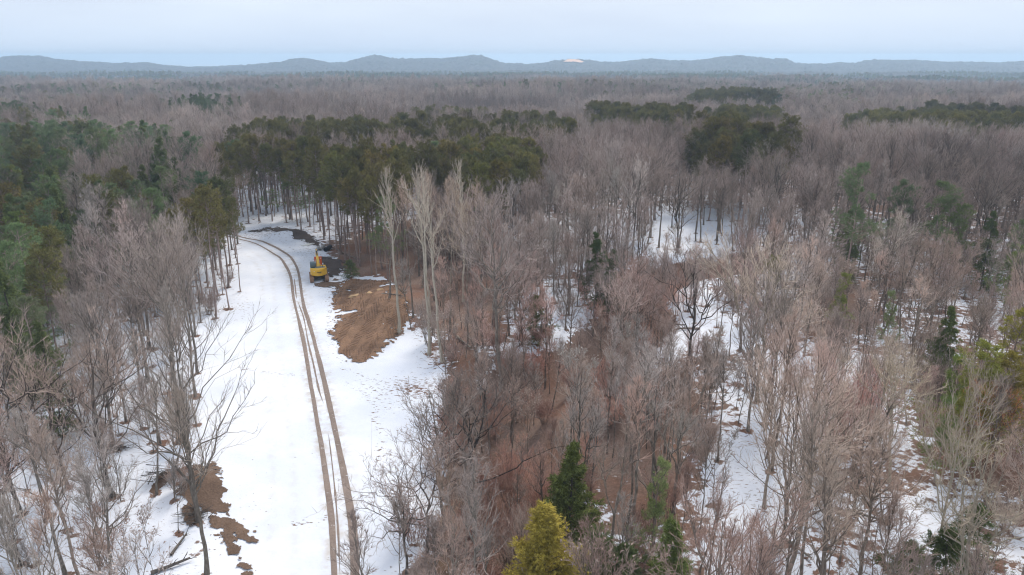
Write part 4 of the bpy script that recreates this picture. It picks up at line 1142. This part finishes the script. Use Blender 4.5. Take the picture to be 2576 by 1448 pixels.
for a, b, rv, uu, vv in zip(x[ok], y[ok], ravd[ok], u[ok], v[ok]):
    if blocked('sh1', a, b, 3.5, 0.25) and RNG.random() < 0.75: continue
    q = RNG.random()
    brown = rv < 9 or (1150 < uu < 1700 and vv > 900)
    g = RNG.uniform(0.8, 1.15)
    if q < (0.62 if brown else 0.40):
        key = (["sh1", "sh2", "sh3", "sh4", "sh4"] if brown else ["sh1", "sh2", "sh3", "sh1", "sh3"])[RNG.integers(0, 5)]
        c = (1.12, 0.82, 0.74) if brown else zone_tint(a, b)
        CAND.append((key, a, b, PROTO[key].H * RNG.uniform(0.75, 1.2), tuple(k * g for k in c)))
    else:
        key = ["sap1", "sap2", "sap3"][RNG.integers(0, 3)]
        CAND.append((key, a, b, PROTO[key].H * RNG.uniform(0.7, 1.3), zone_tint(a, b)))

# the plants that show largest become things of their own, the rest one mass per kind
LIMIT = {"bare_tree": 285, "pine_tree": 270, "spruce_tree": 60, "sapling": 250, "bare_shrub": 250}
count = {}
for t in TREES: count[PROTO[t["key"]].name] = count.get(PROTO[t["key"]].name, 0) + 1
def size_in_view(c):
    key, a, b, H, col = c
    z = float(hgt(a, b))
    u0, v0, f0 = px_of(a, b, z + H * 0.6); u1, v1, f1 = px_of(a, b, z + H)
    if f0 < 3 or u0 < -60 or u0 > 2636 or v1 > 1440: return 0.0
    return H / float(f0)
CAND = [(size_in_view(c), c) for c in CAND]
CAND.sort(key=lambda t: -t[0])
for s_, (key, a, b, H, col) in CAND:
    n = PROTO[key].name
    if s_ > 0 and count.get(n, 0) < LIMIT[n]:
        count[n] = count.get(n, 0) + 1
        put(key, a, b, H, None, col)
    else:
        grp = "bare" if n == "bare_tree" else "conifer" if n in ("pine_tree", "spruce_tree") else "under"
        STUFF[grp].append((key, a, b, H))

# brown melt rings where stems stand in the snow
for a_, b_, rr_ in [(t["x"], t["y"], 0.55 + 0.03 * t["H"]) for t in TREES] + [(q[1], q[2], 0.8) for k_ in STUFF for q in STUFF[k_]]:
    if not (xs[0] < a_ < xs[-1]) or math.hypot(a_, b_) > 175: continue
    i0, i1 = np.searchsorted(xs, (a_ - rr_, a_ + rr_)); j0, j1 = np.searchsorted(ys, (b_ - rr_, b_ + rr_))
    for j_ in range(j0, j1):
        for i_ in range(i0, i1):
            q = math.hypot(xs[i_] - a_, ys[j_] - b_) / rr_
            if q < 1: la[j_ * nx + i_] = max(la[j_ * nx + i_], 0.80 - 0.5 * q)
gme.attributes["gmask"].data.foreach_set("color", np.stack([np.clip(la, 0, 1.2), ls, ld, np.ones_like(la)], 1).astype(np.float32).ravel())

# ---- wording: every plant's label tells it from its like
LANDMARK = [("the yellow excavator", EXC), ("the track bend", flat(700, 640)), ("the bare soil patch", flat(940, 800)), ("the row of pale poplars", flat(1080, 880)), ("the dead grey snag", flat(979, 752)),
            ("the yellow conifer", flat(1372, 1276, 9.0)), ("the deep green lower spruce", flat(1702, 1318, 8.0)), ("the pale tan tree", flat(2236, 1215)), ("the crooked pale tree", flat(2345, 1446)),
            ("the fan shaped tree", flat(1905, 1010)), ("the snowy terrace", flat(1720, 600)), ("the dark crooked spreading tree", flat(1726, 930)), ("the snow glade in the mid wood", flat(1470, 850)),
            ("the brown gully", flat(1290, 1050)), ("the open spreading tree", flat(500, 1312)), ("the near soil ridge", flat(430, 1205)), ("the orange root collar", flat(490, 846)),
            ("the tall ragged white pine", flat(2165, 420, 19.0)), ("the small green clump", flat(2330, 470, 15.0)), ("the slim lone spruce", flat(2390, 775, 8.0)), ("the red-twigged shrubs", flat(2130, 1130)),
            ("the yellow-green pines", flat(2500, 872, 11.0)), ("the dark hemlocks", flat(1520, 570, 14.0)), ("the footprints in the snow", flat(1040, 975)), ("the deep green bushy pine", flat(80, 660, 11.0)),
            ("the pointed western spruce", flat(395, 415, 14.0)), ("the light green pine", flat(720, 392, 14.0)), ("the tangled dark trees", flat(1040, 1420)), ("the pale corner tree", flat(2500, 1165, 11.0)),
            ("the sparse pale green pine", flat(1650, 1158, 8.0)), ("the layered white pine", flat(1100, 362, 17.0)), ("the concrete pipes", flat(803, 627)), ("the dark soil bank", flat(735, 588)),
            ("the broad grey western tree", flat(372, 962)), ("the small yellowish pine", flat(2120, 692, 8.0)), ("the lower left corner", flat(150, 1380)), ("the lower right corner", flat(2420, 1400))]
ORD = ["closest", "second closest", "third closest", "fourth closest", "fifth closest", "sixth closest", "seventh closest", "eighth closest"]
WORD = {"bare_tree": "bare tree", "pine_tree": "pine", "spruce_tree": "spruce", "sapling": "sapling", "bare_shrub": "shrub", "poplar_tree": "poplar", "cedar_tree": "cedar"}
GROUP = {"bare_tree": "bare trees of the wood", "pine_tree": "pines of the stands", "spruce_tree": "spruces and hemlocks", "sapling": "saplings of the wood", "bare_shrub": "brush under the bare trees", "poplar_tree": "pale poplars by the soil patch", "cedar_tree": "yellow conifer"}
def tintword(c):
    r_, g_, b_ = c; m = (r_ + g_ + b_) / 3
    if m < 0.78: return "dark"
    if r_ / b_ > 1.35: return "rusty"
    if r_ / b_ > 1.14: return "pinkish"
    if m > 1.12: return "pale"
    return ""
by = {}
for t in TREES:
    t["name"] = PROTO[t["key"]].name
    by.setdefault(t["name"], []).append(t)
for n, ts in by.items():
    free = [t for t in ts if not t["label"]]
    for rank in range(8):
        for lm, p in LANDMARK:
            srt = sorted(ts, key=lambda t: (t["x"] - p[0]) ** 2 + (t["y"] - p[1]) ** 2)
            if rank < len(srt) and not srt[rank]["label"]:
                t = srt[rank]
                tw_ = tintword(t["col"]) if n in ("bare_tree", "sapling", "bare_shrub") else ""
                lk = PROTO[t["key"]].look
                if tw_ and tw_ not in lk: lk = tw_ + " " + lk.split()[-1]
                if len(lm.split()) > 5: lk = lk.split()[-1]
                t["label"] = f"{lk} {WORD[n]}, the {WORD[n]} {ORD[rank]} to {lm}"
    for t in ts:
        if not t["label"]:
            lm = min(LANDMARK, key=lambda L_: (t["x"] - L_[1][0]) ** 2 + (t["y"] - L_[1][1]) ** 2)
            t["label"] = f"{PROTO[t['key']].look} {WORD[n]} among its like, well away from {lm[0]}"

def plant(t):
    p = PROTO[t["key"]]
    z = float(hgt(t["x"], t["y"]))
    root = empty(p.name, (t["x"], t["y"], z - 0.05), t["rz"])
    k = t["H"] / p.H
    root.rotation_euler = (RNG.normal(0, 0.025), RNG.normal(0, 0.025), t["rz"])
    root.scale = (k * t["sx"], k * t["sx"], k)
    if p.objs is None:
        a = link("trunk", p.tm, None, root); b = link("crown", p.cm, None, root)
        p.objs = (a, b)
    else:
        a = p.objs[0].copy(); b = p.objs[1].copy()
        for o in (a, b): C.objects.link(o); o.parent = root
    g = sum(t["col"]) / 3
    needle = p.name in ("pine_tree", "spruce_tree", "cedar_tree")
    tc_ = (1, 1, 1) if needle else tuple(0.5 * q + 0.5 * g for q in t["col"])
    a.color = (*tc_, 1); b.color = (*t["col"], 1)
    tag(root, t["label"], p.cat, GROUP[p.name])
for t in TREES: plant(t)

# ---- the rest of the wood: one object per kind of mass
def mass(name, label, cat, rows, keys):
    keys = [k for k in keys if PROTO[k].objs is not None]
    rows = [r_ for r_ in rows if r_[0] in keys]
    if not rows: return
    P = np.array([(a, b, 0) for _, a, b, _ in rows]); P[:, 2] = hgt(P[:, 0], P[:, 1]) - 0.05
    me = bpy.data.meshes.new(name)
    me.vertices.add(len(P)); me.vertices.foreach_set("co", P.astype(np.float32).ravel())
    def attr(nm, ty, arr, fld):
        at = me.attributes.new(nm, ty, 'POINT'); at.data.foreach_set(fld, arr)
    attr("which", 'INT', np.array([keys.index(r_[0]) for r_ in rows], np.int32), "value")
    attr("size", 'FLOAT', np.array([r_[3] / PROTO[r_[0]].H for r_ in rows], np.float32), "value")
    attr("turn", 'FLOAT_VECTOR', np.stack([np.zeros(len(rows)), np.zeros(len(rows)), RNG.random(len(rows)) * 6.283], 1).astype(np.float32).ravel(), "vector")
    o = link(name, me)
    g = bpy.data.node_groups.new(name, 'GeometryNodeTree')
    g.interface.new_socket("Geometry", in_out='INPUT', socket_type='NodeSocketGeometry')
    g.interface.new_socket("Geometry", in_out='OUTPUT', socket_type='NodeSocketGeometry')
    N, K = g.nodes, g.links.new
    gi, go = N.new("NodeGroupInput"), N.new("NodeGroupOutput")
    iop = N.new("GeometryNodeInstanceOnPoints")
    allj = N.new("GeometryNodeJoinGeometry")
    for k in keys[::-1]:            # joined last link first
        j = N.new("GeometryNodeJoinGeometry")
        for q in PROTO[k].objs:
            oi = N.new("GeometryNodeObjectInfo"); oi.transform_space = 'ORIGINAL'
            oi.inputs["Object"].default_value = q
            K(oi.outputs["Geometry"], j.inputs[0])
        ti = N.new("GeometryNodeGeometryToInstance")
        K(j.outputs[0], ti.inputs[0]); K(ti.outputs[0], allj.inputs[0])
    K(gi.outputs[0], iop.inputs["Points"]); K(allj.outputs[0], iop.inputs["Instance"])
    iop.inputs["Pick Instance"].default_value = True
    def named(nm, ty):
        a = N.new("GeometryNodeInputNamedAttribute"); a.data_type = ty; a.inputs["Name"].default_value = nm; return a.outputs[0]
    K(named("which", 'INT'), iop.inputs["Instance Index"])
    K(named("turn", 'FLOAT_VECTOR'), iop.inputs["Rotation"])
    K(named("size", 'FLOAT'), iop.inputs["Scale"])
    K(iop.outputs[0], go.inputs[0])
    md = o.modifiers.new("spread", 'NODES'); md.node_group = g
    if name == 'bare_forest': o.color = (0.86, 0.83, 0.82, 1)  # darker local light level of the distance put into the crown colour
    tag(o, label, cat, None, "stuff")
    print(name, len(rows))
mass("bare_forest", "leafless grey-brown forest stretching away to the hills", "forest", STUFF["bare"], ["b1", "b2", "b3", "b4", "b5", "b6", "n1", "n2", "n3", "n4"])
mass("conifer_forest", "dark evergreen stands among the far bare forest", "forest", STUFF["conifer"], ["p1", "p2", "p3", "w1", "w2", "s1"])
mass("undergrowth", "brown twiggy undergrowth of brush and saplings under the trees", "undergrowth", STUFF["under"], ["sh1", "sh2", "sh3", "sh4", "sap1", "sap2", "sap3"])

# ------------------------------------------------------------------ excavator
def excavator():
    p = ground(803, 703)
    root = empty("excavator", (p[0], p[1], float(hgt(p[0], p[1])) + 0.03), R(17))
    tag(root, "yellow tracked excavator parked on snow with an orange bucket under its boom", "excavator")
    for sx in (-1, 1):
        L2, r = 1.65, 0.42
        prof = []
        for k in range(13): a = -math.pi / 2 + math.pi * k / 12; prof.append((L2 + r * math.cos(a), r + r * math.sin(a)))
        for k in range(13): a = math.pi / 2 + math.pi * k / 12; prof.append((-L2 + r * math.cos(a), r + r * math.sin(a)))
        m = MB().prism(prof, sx * 1.22 - 0.30, sx * 1.22 + 0.30)
        per = 44
        pts = np.array(prof + [prof[0]]); d = np.r_[0, np.cumsum(np.linalg.norm(np.diff(pts, axis=0), axis=1))]
        for k in range(per):
            s_ = d[-1] * k / per
            y_, z_ = np.interp(s_, d, pts[:, 0]), np.interp(s_, d, pts[:, 1])
            y2, z2 = np.interp(min(s_ + .02, d[-1]), d, pts[:, 0]), np.interp(min(s_ + .02, d[-1]), d, pts[:, 1])
            m.box((sx * 1.22, y_, z_), (0.62, 0.11, 0.075), rx=math.atan2(z2 - z_, y2 - y_))
        belt = m.build("track_belt", M_TRACKSHOE, root)
        w_ = MB()
        for k in range(6): w_.cyl((sx * 1.22 - sx * 0.31, -1.4 + 0.56 * k, 0.3), (sx * 1.22 - sx * 0.34, -1.4 + 0.56 * k, 0.3), 0.14)
        w_.build("roller", M_DARKM, belt)
    MB().box((0, 0, 0.55), (1.9, 1.7, 0.42)).box((0, 0, 0.78), (1.2, 1.2, 0.14)).cyl((0, 0, 0.8), (0, 0, 1.0), 0.62, 24).build("undercarriage", M_DARKM, root, 0.02)
    # house: floor plan with a round tail
    plan = [(1.28, 1.25), (-1.28, 1.25), (-1.32, -0.55)]
    for k in range(11):
        a = math.pi + R(18) + (math.pi - R(36)) * k / 10
        plan.append((1.38 * math.cos(a), -0.15 + 1.62 * math.sin(a)))
    plan += [(1.32, -0.55)]
    body = MB().prism(plan, 1.0, 1.32, 'z').build("body", M_YELLOW, root, 0.03)
    MB().box((0.86, 0.35, 1.72), (0.82, 1.75, 0.78)).build("side_housing", M_YELLOW, root, 0.05)
    cw = [(-1.36, -0.5)]
    for k in range(15):
        a = math.pi + R(16) + (math.pi - R(32)) * k / 14
        cw.append((1.42 * math.cos(a), -0.15 + 1.72 * math.sin(a)))
    cw += [(1.36, -0.5), (1.05, -0.9), (-1.05, -0.9)]
    c = MB().prism(cw, 1.06, 2.22, 'z').build("counterweight", M_YELLOW, root, 0.06)
    st = MB()
    for k, (w_, h_) in enumerate(((0.09, 0.15), (0.05, 0.14), (0.08, 0.15), (0.09, 0.14), (0.05, 0.15), (0.09, 0.15), (0.06, 0.14))):
        x_ = -0.30 + 0.105 * k
        a = math.asin(x_ / 1.42)
        y_ = -0.15 - 1.72 * math.cos(a) - 0.012
        st.box((x_, y_, 1.66), (w_, 0.02, h_), rz=a * 0.9)
    st.build("lettering", M_DARKM, c)
    MB().box((-0.75, -0.15 - 1.72 * math.cos(math.asin(0.53)) - 0.012, 1.82), (0.16, 0.02, 0.10), rz=-0.45).build("sticker", M_WHITE, c)
    # engine deck
    d_ = MB().box((0.0, -0.45, 1.98), (2.3, 0.95, 0.36)).box((0.15, -0.42, 2.2), (1.3, 0.7, 0.1))
    dk = d_.build("engine_deck", M_TEAL, root, 0.04)
    MB().cyl((0.75, -0.35, 2.2), (0.75, -0.35, 2.62), 0.06, 12).build("exhaust_pipe", M_DARKM, dk)
    # cab
    cab = [(1.22, 1.3), (1.25, 2.0), (0.95, 2.92), (-0.35, 2.95), (-0.42, 1.3)]
    cb = MB().prism(cab, -1.28, -0.36).build("cab", M_TEAL, root, 0.06)
    MB().box((-0.82, -0.425, 2.32), (0.68, 0.03, 0.72)).build("window", M_GLASS, cb)
    MB().box((-0.352, 0.32, 2.32), (0.03, 1.0, 0.85)).build("window", M_GLASS, cb)
    MB().box((-1.288, 0.32, 2.2), (0.03, 1.05, 1.0)).build("window", M_GLASS, cb)
    MB().box((-0.82, 1.13, 2.45), (0.72, 0.03, 0.75), rx=0.315).build("window", M_GLASS, cb)
    # boom, arm, bucket
    def limb(pts, hs, x0, hw):
        pts = [Vector((y, z)) for y, z in pts]; up, dn = [], []
        for k, q in enumerate(pts):
            t = (pts[min(k + 1, len(pts) - 1)] - pts[max(k - 1, 0)]).normalized(); n = Vector((-t.y, t.x))
            up.append(q + n * hs[k]); dn.append(q - n * hs[k])
        return MB().prism([tuple(q) for q in up + dn[::-1]][::-1], x0 - hw, x0 + hw)
    bm = limb([(0.55, 1.55), (1.6, 2.5), (2.6, 3.05), (3.7, 3.25), (4.9, 3.2)], [0.24, 0.30, 0.34, 0.27, 0.17], 0.05, 0.2)
    boom = bm.build("boom", M_YELLOW, root, 0.02)
    for sx in (-1, 1):
        MB().cyl((0.05 + sx * 0.30, 1.15, 1.35), (0.05 + sx * 0.30, 2.0, 2.2), 0.085).build("lift_cylinder", M_YELLOW, boom)
        MB().cyl((0.05 + sx * 0.30, 2.0, 2.2), (0.05 + sx * 0.30, 2.55, 2.75), 0.05).build("piston_rod", M_CHROME, boom)
    MB().cyl((0.05, 2.8, 3.55), (0.05, 4.4, 3.75), 0.09).build("arm_cylinder", M_DARKM, boom)
    MB().box((0.05, 3.0, 3.32), (0.25, 0.5, 0.2)).build("cylinder_bracket", M_DARKM, boom, 0.02)
    am = limb([(5.1, 4.0), (4.95, 3.3), (4.7, 2.3), (4.5, 1.1)], [0.11, 0.24, 0.2, 0.12], 0.05, 0.15)
    arm = am.build("arm", M_YELLOW, root, 0.02)
    for sx in (-1, 1):
        MB().cyl((0.05 + sx * .1, 4.4, 3.75), (0.05 + sx * .1, 5.1, 3.95), 0.045).build("piston_rod", M_CHROME, arm)
    MB().cyl((0.05, 5.15, 3.6), (0.05, 4.85, 1.6), 0.07).build("bucket_cylinder", M_DARKM, arm)
    bk = []
    for k in range(9):
        a = R(-60) + R(150) * k / 8
        bk.append((3.9 + 0.42 * math.cos(a + math.pi), 1.85 - 0.72 * math.sin(a)))
    bk += [(4.35, 1.12), (4.3, 2.5)]
    bk = [(p_[0], p_[1] + 0.35) for p_ in bk]
    b = MB().prism(bk, -0.45, 0.80)
    b.box((0.175, 3.52, 2.25), (1.26, 0.06, 1.45))
    bo = b.build("bucket", M_ORANGE, root, 0.02)
    bo["label"] = "orange bucket"
    t_ = MB()
    for k in range(5): t_.box((-0.35 + 0.26 * k, 3.6, 1.5), (0.1, 0.12, 0.22))
    t_.build("tooth", M_DARKM, bo)
    MB().box((0.62, 3.485, 2.7), (0.15, 0.012, 0.2)).build("sticker", M_WHITE, bo)
excavator()

# ------------------------------------------------------------------ pipes, clods, logs
def pipe(name, px, py, r, ln, rz, mat, label, thick):
    p = ground(px, py)
    n = 20; V = []; F = []
    for y in (0, ln):
        for q in (r, r - thick):
            for k in range(n): V.append((q * math.cos(k * 2 * math.pi / n), y, r + q * math.sin(k * 2 * math.pi / n)))
    for k in range(n):
        j = (k + 1) % n
        F += [(k, j, 2 * n + j, 2 * n + k), (n + j, n + k, 3 * n + k, 3 * n + j), (j, k, n + k, n + j), (2 * n + k, 2 * n + j, 3 * n + j, 3 * n + k)]
    me = bpy.data.meshes.new(name); me.from_pydata(V, [], F); me.update()
    o = link(name, me, mat)
    o.location = (p[0], p[1], float(hgt(p[0], p[1]))); o.rotation_euler = (0, 0, rz)
    tag(o, label, "pipe", "culvert pipes by the wood")
pipe("culvert_pipe", 797, 633, 0.27, 2.4, R(6), M_CONC, "grey concrete pipe, the one nearer the track of the pair", 0.07)
pipe("culvert_pipe", 806, 632, 0.30, 3.2, R(2), M_CONC, "pale concrete pipe between its twin and the black pipe", 0.07)
pipe("culvert_pipe", 819, 634, 0.42, 2.6, R(-8), M_BLACKPIPE, "black plastic pipe beside two concrete pipes", 0.04)

def lump(name, px, py, r, mat, label, cat, seed, flatk=0.6, group=None):
    rng = np.random.default_rng(seed)
    import bmesh
    bm = bmesh.new(); bmesh.ops.create_icosphere(bm, subdivisions=3, radius=1)
    for v_ in bm.verts:
        q = v_.co
        k = 1 + 0.25 * math.sin(q.x * 3 + seed) * math.cos(q.y * 2.7 + seed * 2) + 0.12 * math.sin(q.z * 6 + q.x * 5)
        v_.co = Vector((q.x * k * r[0], q.y * k * r[1], q.z * k * r[2] * flatk))
    me = bpy.data.meshes.new(name); bm.to_mesh(me); bm.free()
    me.polygons.foreach_set("use_smooth", [True] * len(me.polygons))
    o = link(name, me, mat); p = ground(px, py)
    o.location = (p[0], p[1], float(hgt(p[0], p[1])) + 0.03); o.rotation_euler = (0, 0, seed)
    tag(o, label, cat, group)
lump("sand_clod", 893, 746, (0.9, 0.6, 0.45), M_SAND, "largest tan sand clod on the brown soil", "sand clod", 1, group="sand clods on the soil patch")
lump("sand_clod", 930, 740, (0.6, 0.45, 0.4), M_SAND, "small tan sand clod in the middle of the three", "sand clod", 2, group="sand clods on the soil patch")
lump("sand_clod", 956, 733, (0.65, 0.4, 0.5), M_SAND, "tan sand clod at the back of the brown soil by the snag", "sand clod", 3, group="sand clods on the soil patch")
lump("snow_lump", 775, 617, (1.6, 0.5, 0.35), MATS["white_sticker"], "long lump of ploughed snow beside the concrete pipes", "snow lump", 4)

def log(p0, p1, r, label, mat=M_BARK, branches=3):
    a, b = ground(*p0), ground(*p1)
    rng = np.random.default_rng(int(p0[0]))
    t = np.linspace(0, 1, 8)[:, None]
    P = a * (1 - t) + b * t
    P[:, 2] = hgt(P[:, 0], P[:, 1]) + r * 0.9 + 0.15 * t[:, 0]
    c0 = P[0].copy()
    P = P - c0
    g = Geo(); g.tubes(P[None], np.linspace(r, r * 0.5, 8)[None], 8)
    root = empty("fallen_log", tuple(c0))
    link("trunk", g.mesh("log_trunk", True), mat, root)
    if branches:
        q = Geo()
        B, *_ = grow(rng, P[None], branches * 2, 0.4, 1.0, 50, 40, lambda q_, u: 0.25 * u, 0.25, 0.1, 0.05, 4)
        q.tubes(B, lin(np.full(len(B), r * 0.3), np.full(len(B), r * 0.08), 4), 4)
        link("limb", q.mesh("log_limb"), mat, root)
        # stubs stay one mesh: a broken top
    tag(root, label, "log", "logs on the forest floor")
log((1150, 850), (1185, 882), 0.2, "grey fallen log running downhill from the last pale poplar")
log((1760, 830), (1690, 838), 0.18, "fallen log lying in snow behind the dark crooked tree")
log((2040, 1130), (1990, 1112), 0.14, "short fallen log in snow beside the red-twigged shrubs")
log((1965, 1352), (2040, 1412), 0.14, "fallen trunk across the near snow of the wood")
log((1110, 1380), (1200, 1340), 0.22, "dark fallen trunk resting over the brown hummock", M_BARKDARK)
log((380, 1446), (480, 1412), 0.16, "dark log lying in the near snow below the bank", M_BARKDARK)
log((430, 1400), (470, 1350), 0.12, "thin dark log pointing uphill in the near snow", M_BARKDARK)
log((840, 625), (905, 660), 0.12, "pale thin log under the pines beside the pipes")
log((960, 742), (1010, 748), 0.12, "thin log lying along the back edge of the soil patch")
log((2130, 1285), (2230, 1320), 0.13, "grey log in the snow between the pale trees")

def brush(px, py, W, D, n, label, rz=0.0, mat=None):
    p = ground(px, py)
    rng = np.random.default_rng(int(px))
    root = empty("brush_pile", (p[0], p[1], float(hgt(p[0], p[1])) - 0.05), rz)
    for nm, cnt, r0_, L0, L1_ in (("limb", n, 0.05, 1.2, 2.8), ("twigs", n * 14, 0.014, 0.5, 1.3)):
        c = np.stack([rng.normal(0, W * 0.45, cnt), rng.normal(0, D * 0.45, cnt), np.abs(rng.normal(0, 0.35, cnt)) + 0.08], 1)
        d = unit(np.stack([rng.normal(0, 1.4, cnt), rng.normal(0, 0.7, cnt), rng.normal(0, 0.28, cnt)], 1))
        ln = rng.uniform(L0, L1_, cnt)[:, None]
        P = np.stack([c - d * ln / 2, c + rng.normal(0, 0.06, c.shape), c + d * ln / 2], 1)
        g = Geo(); g.tubes(P, lin(np.full(cnt, r0_), np.full(cnt, r0_ * 0.4), 3), 4 if cnt == n else 3)
        o = link(nm, g.mesh("brush_" + nm), mat or M_BARKDARK, root)
        if nm == "twigs": o["kind"] = "stuff"
    tag(root, label, "brush pile", "brush piles in the near snow")
brush(432, 1204, 2.6, 0.7, 16, "long dark heap of cut brush along the low soil ridge", 0.25)
brush(490, 1300, 1.3, 0.9, 10, "small dark heap of roots and sticks at the foot of the spreading tree")
brush(300, 1130, 1.6, 1.0, 9, "dark brush heap under the bare trees behind the soil ridge")
brush(1090, 1385, 1.4, 0.8, 9, "dark brush heap on the hummock under the tangled trees")

# ------------------------------------------------------------------ haze
hb = MB().box((0, 3450, 12.5), (14000, 8100, 105))
hz = hb.build("haze", None)
m = bpy.data.materials.new("haze"); m.use_nodes = True
n_ = m.node_tree; n_.nodes.clear()
oo = n_.nodes.new("ShaderNodeOutputMaterial"); pv_ = n_.nodes.new("ShaderNodeVolumePrincipled")
pv_.inputs["Color"].default_value = (*HAZE[1], 1); pv_.inputs["Density"].default_value = HAZE[0]; pv_.inputs["Anisotropy"].default_value = 0.3
n_.links.new(pv_.outputs[0], oo.inputs["Volume"])
hz.data.materials.append(m)
tag(hz, "thin blue haze in the air over the forest", kind="stuff")
print("things", len(TREES), "stuff", {k: len(v_) for k, v_ in STUFF.items()})
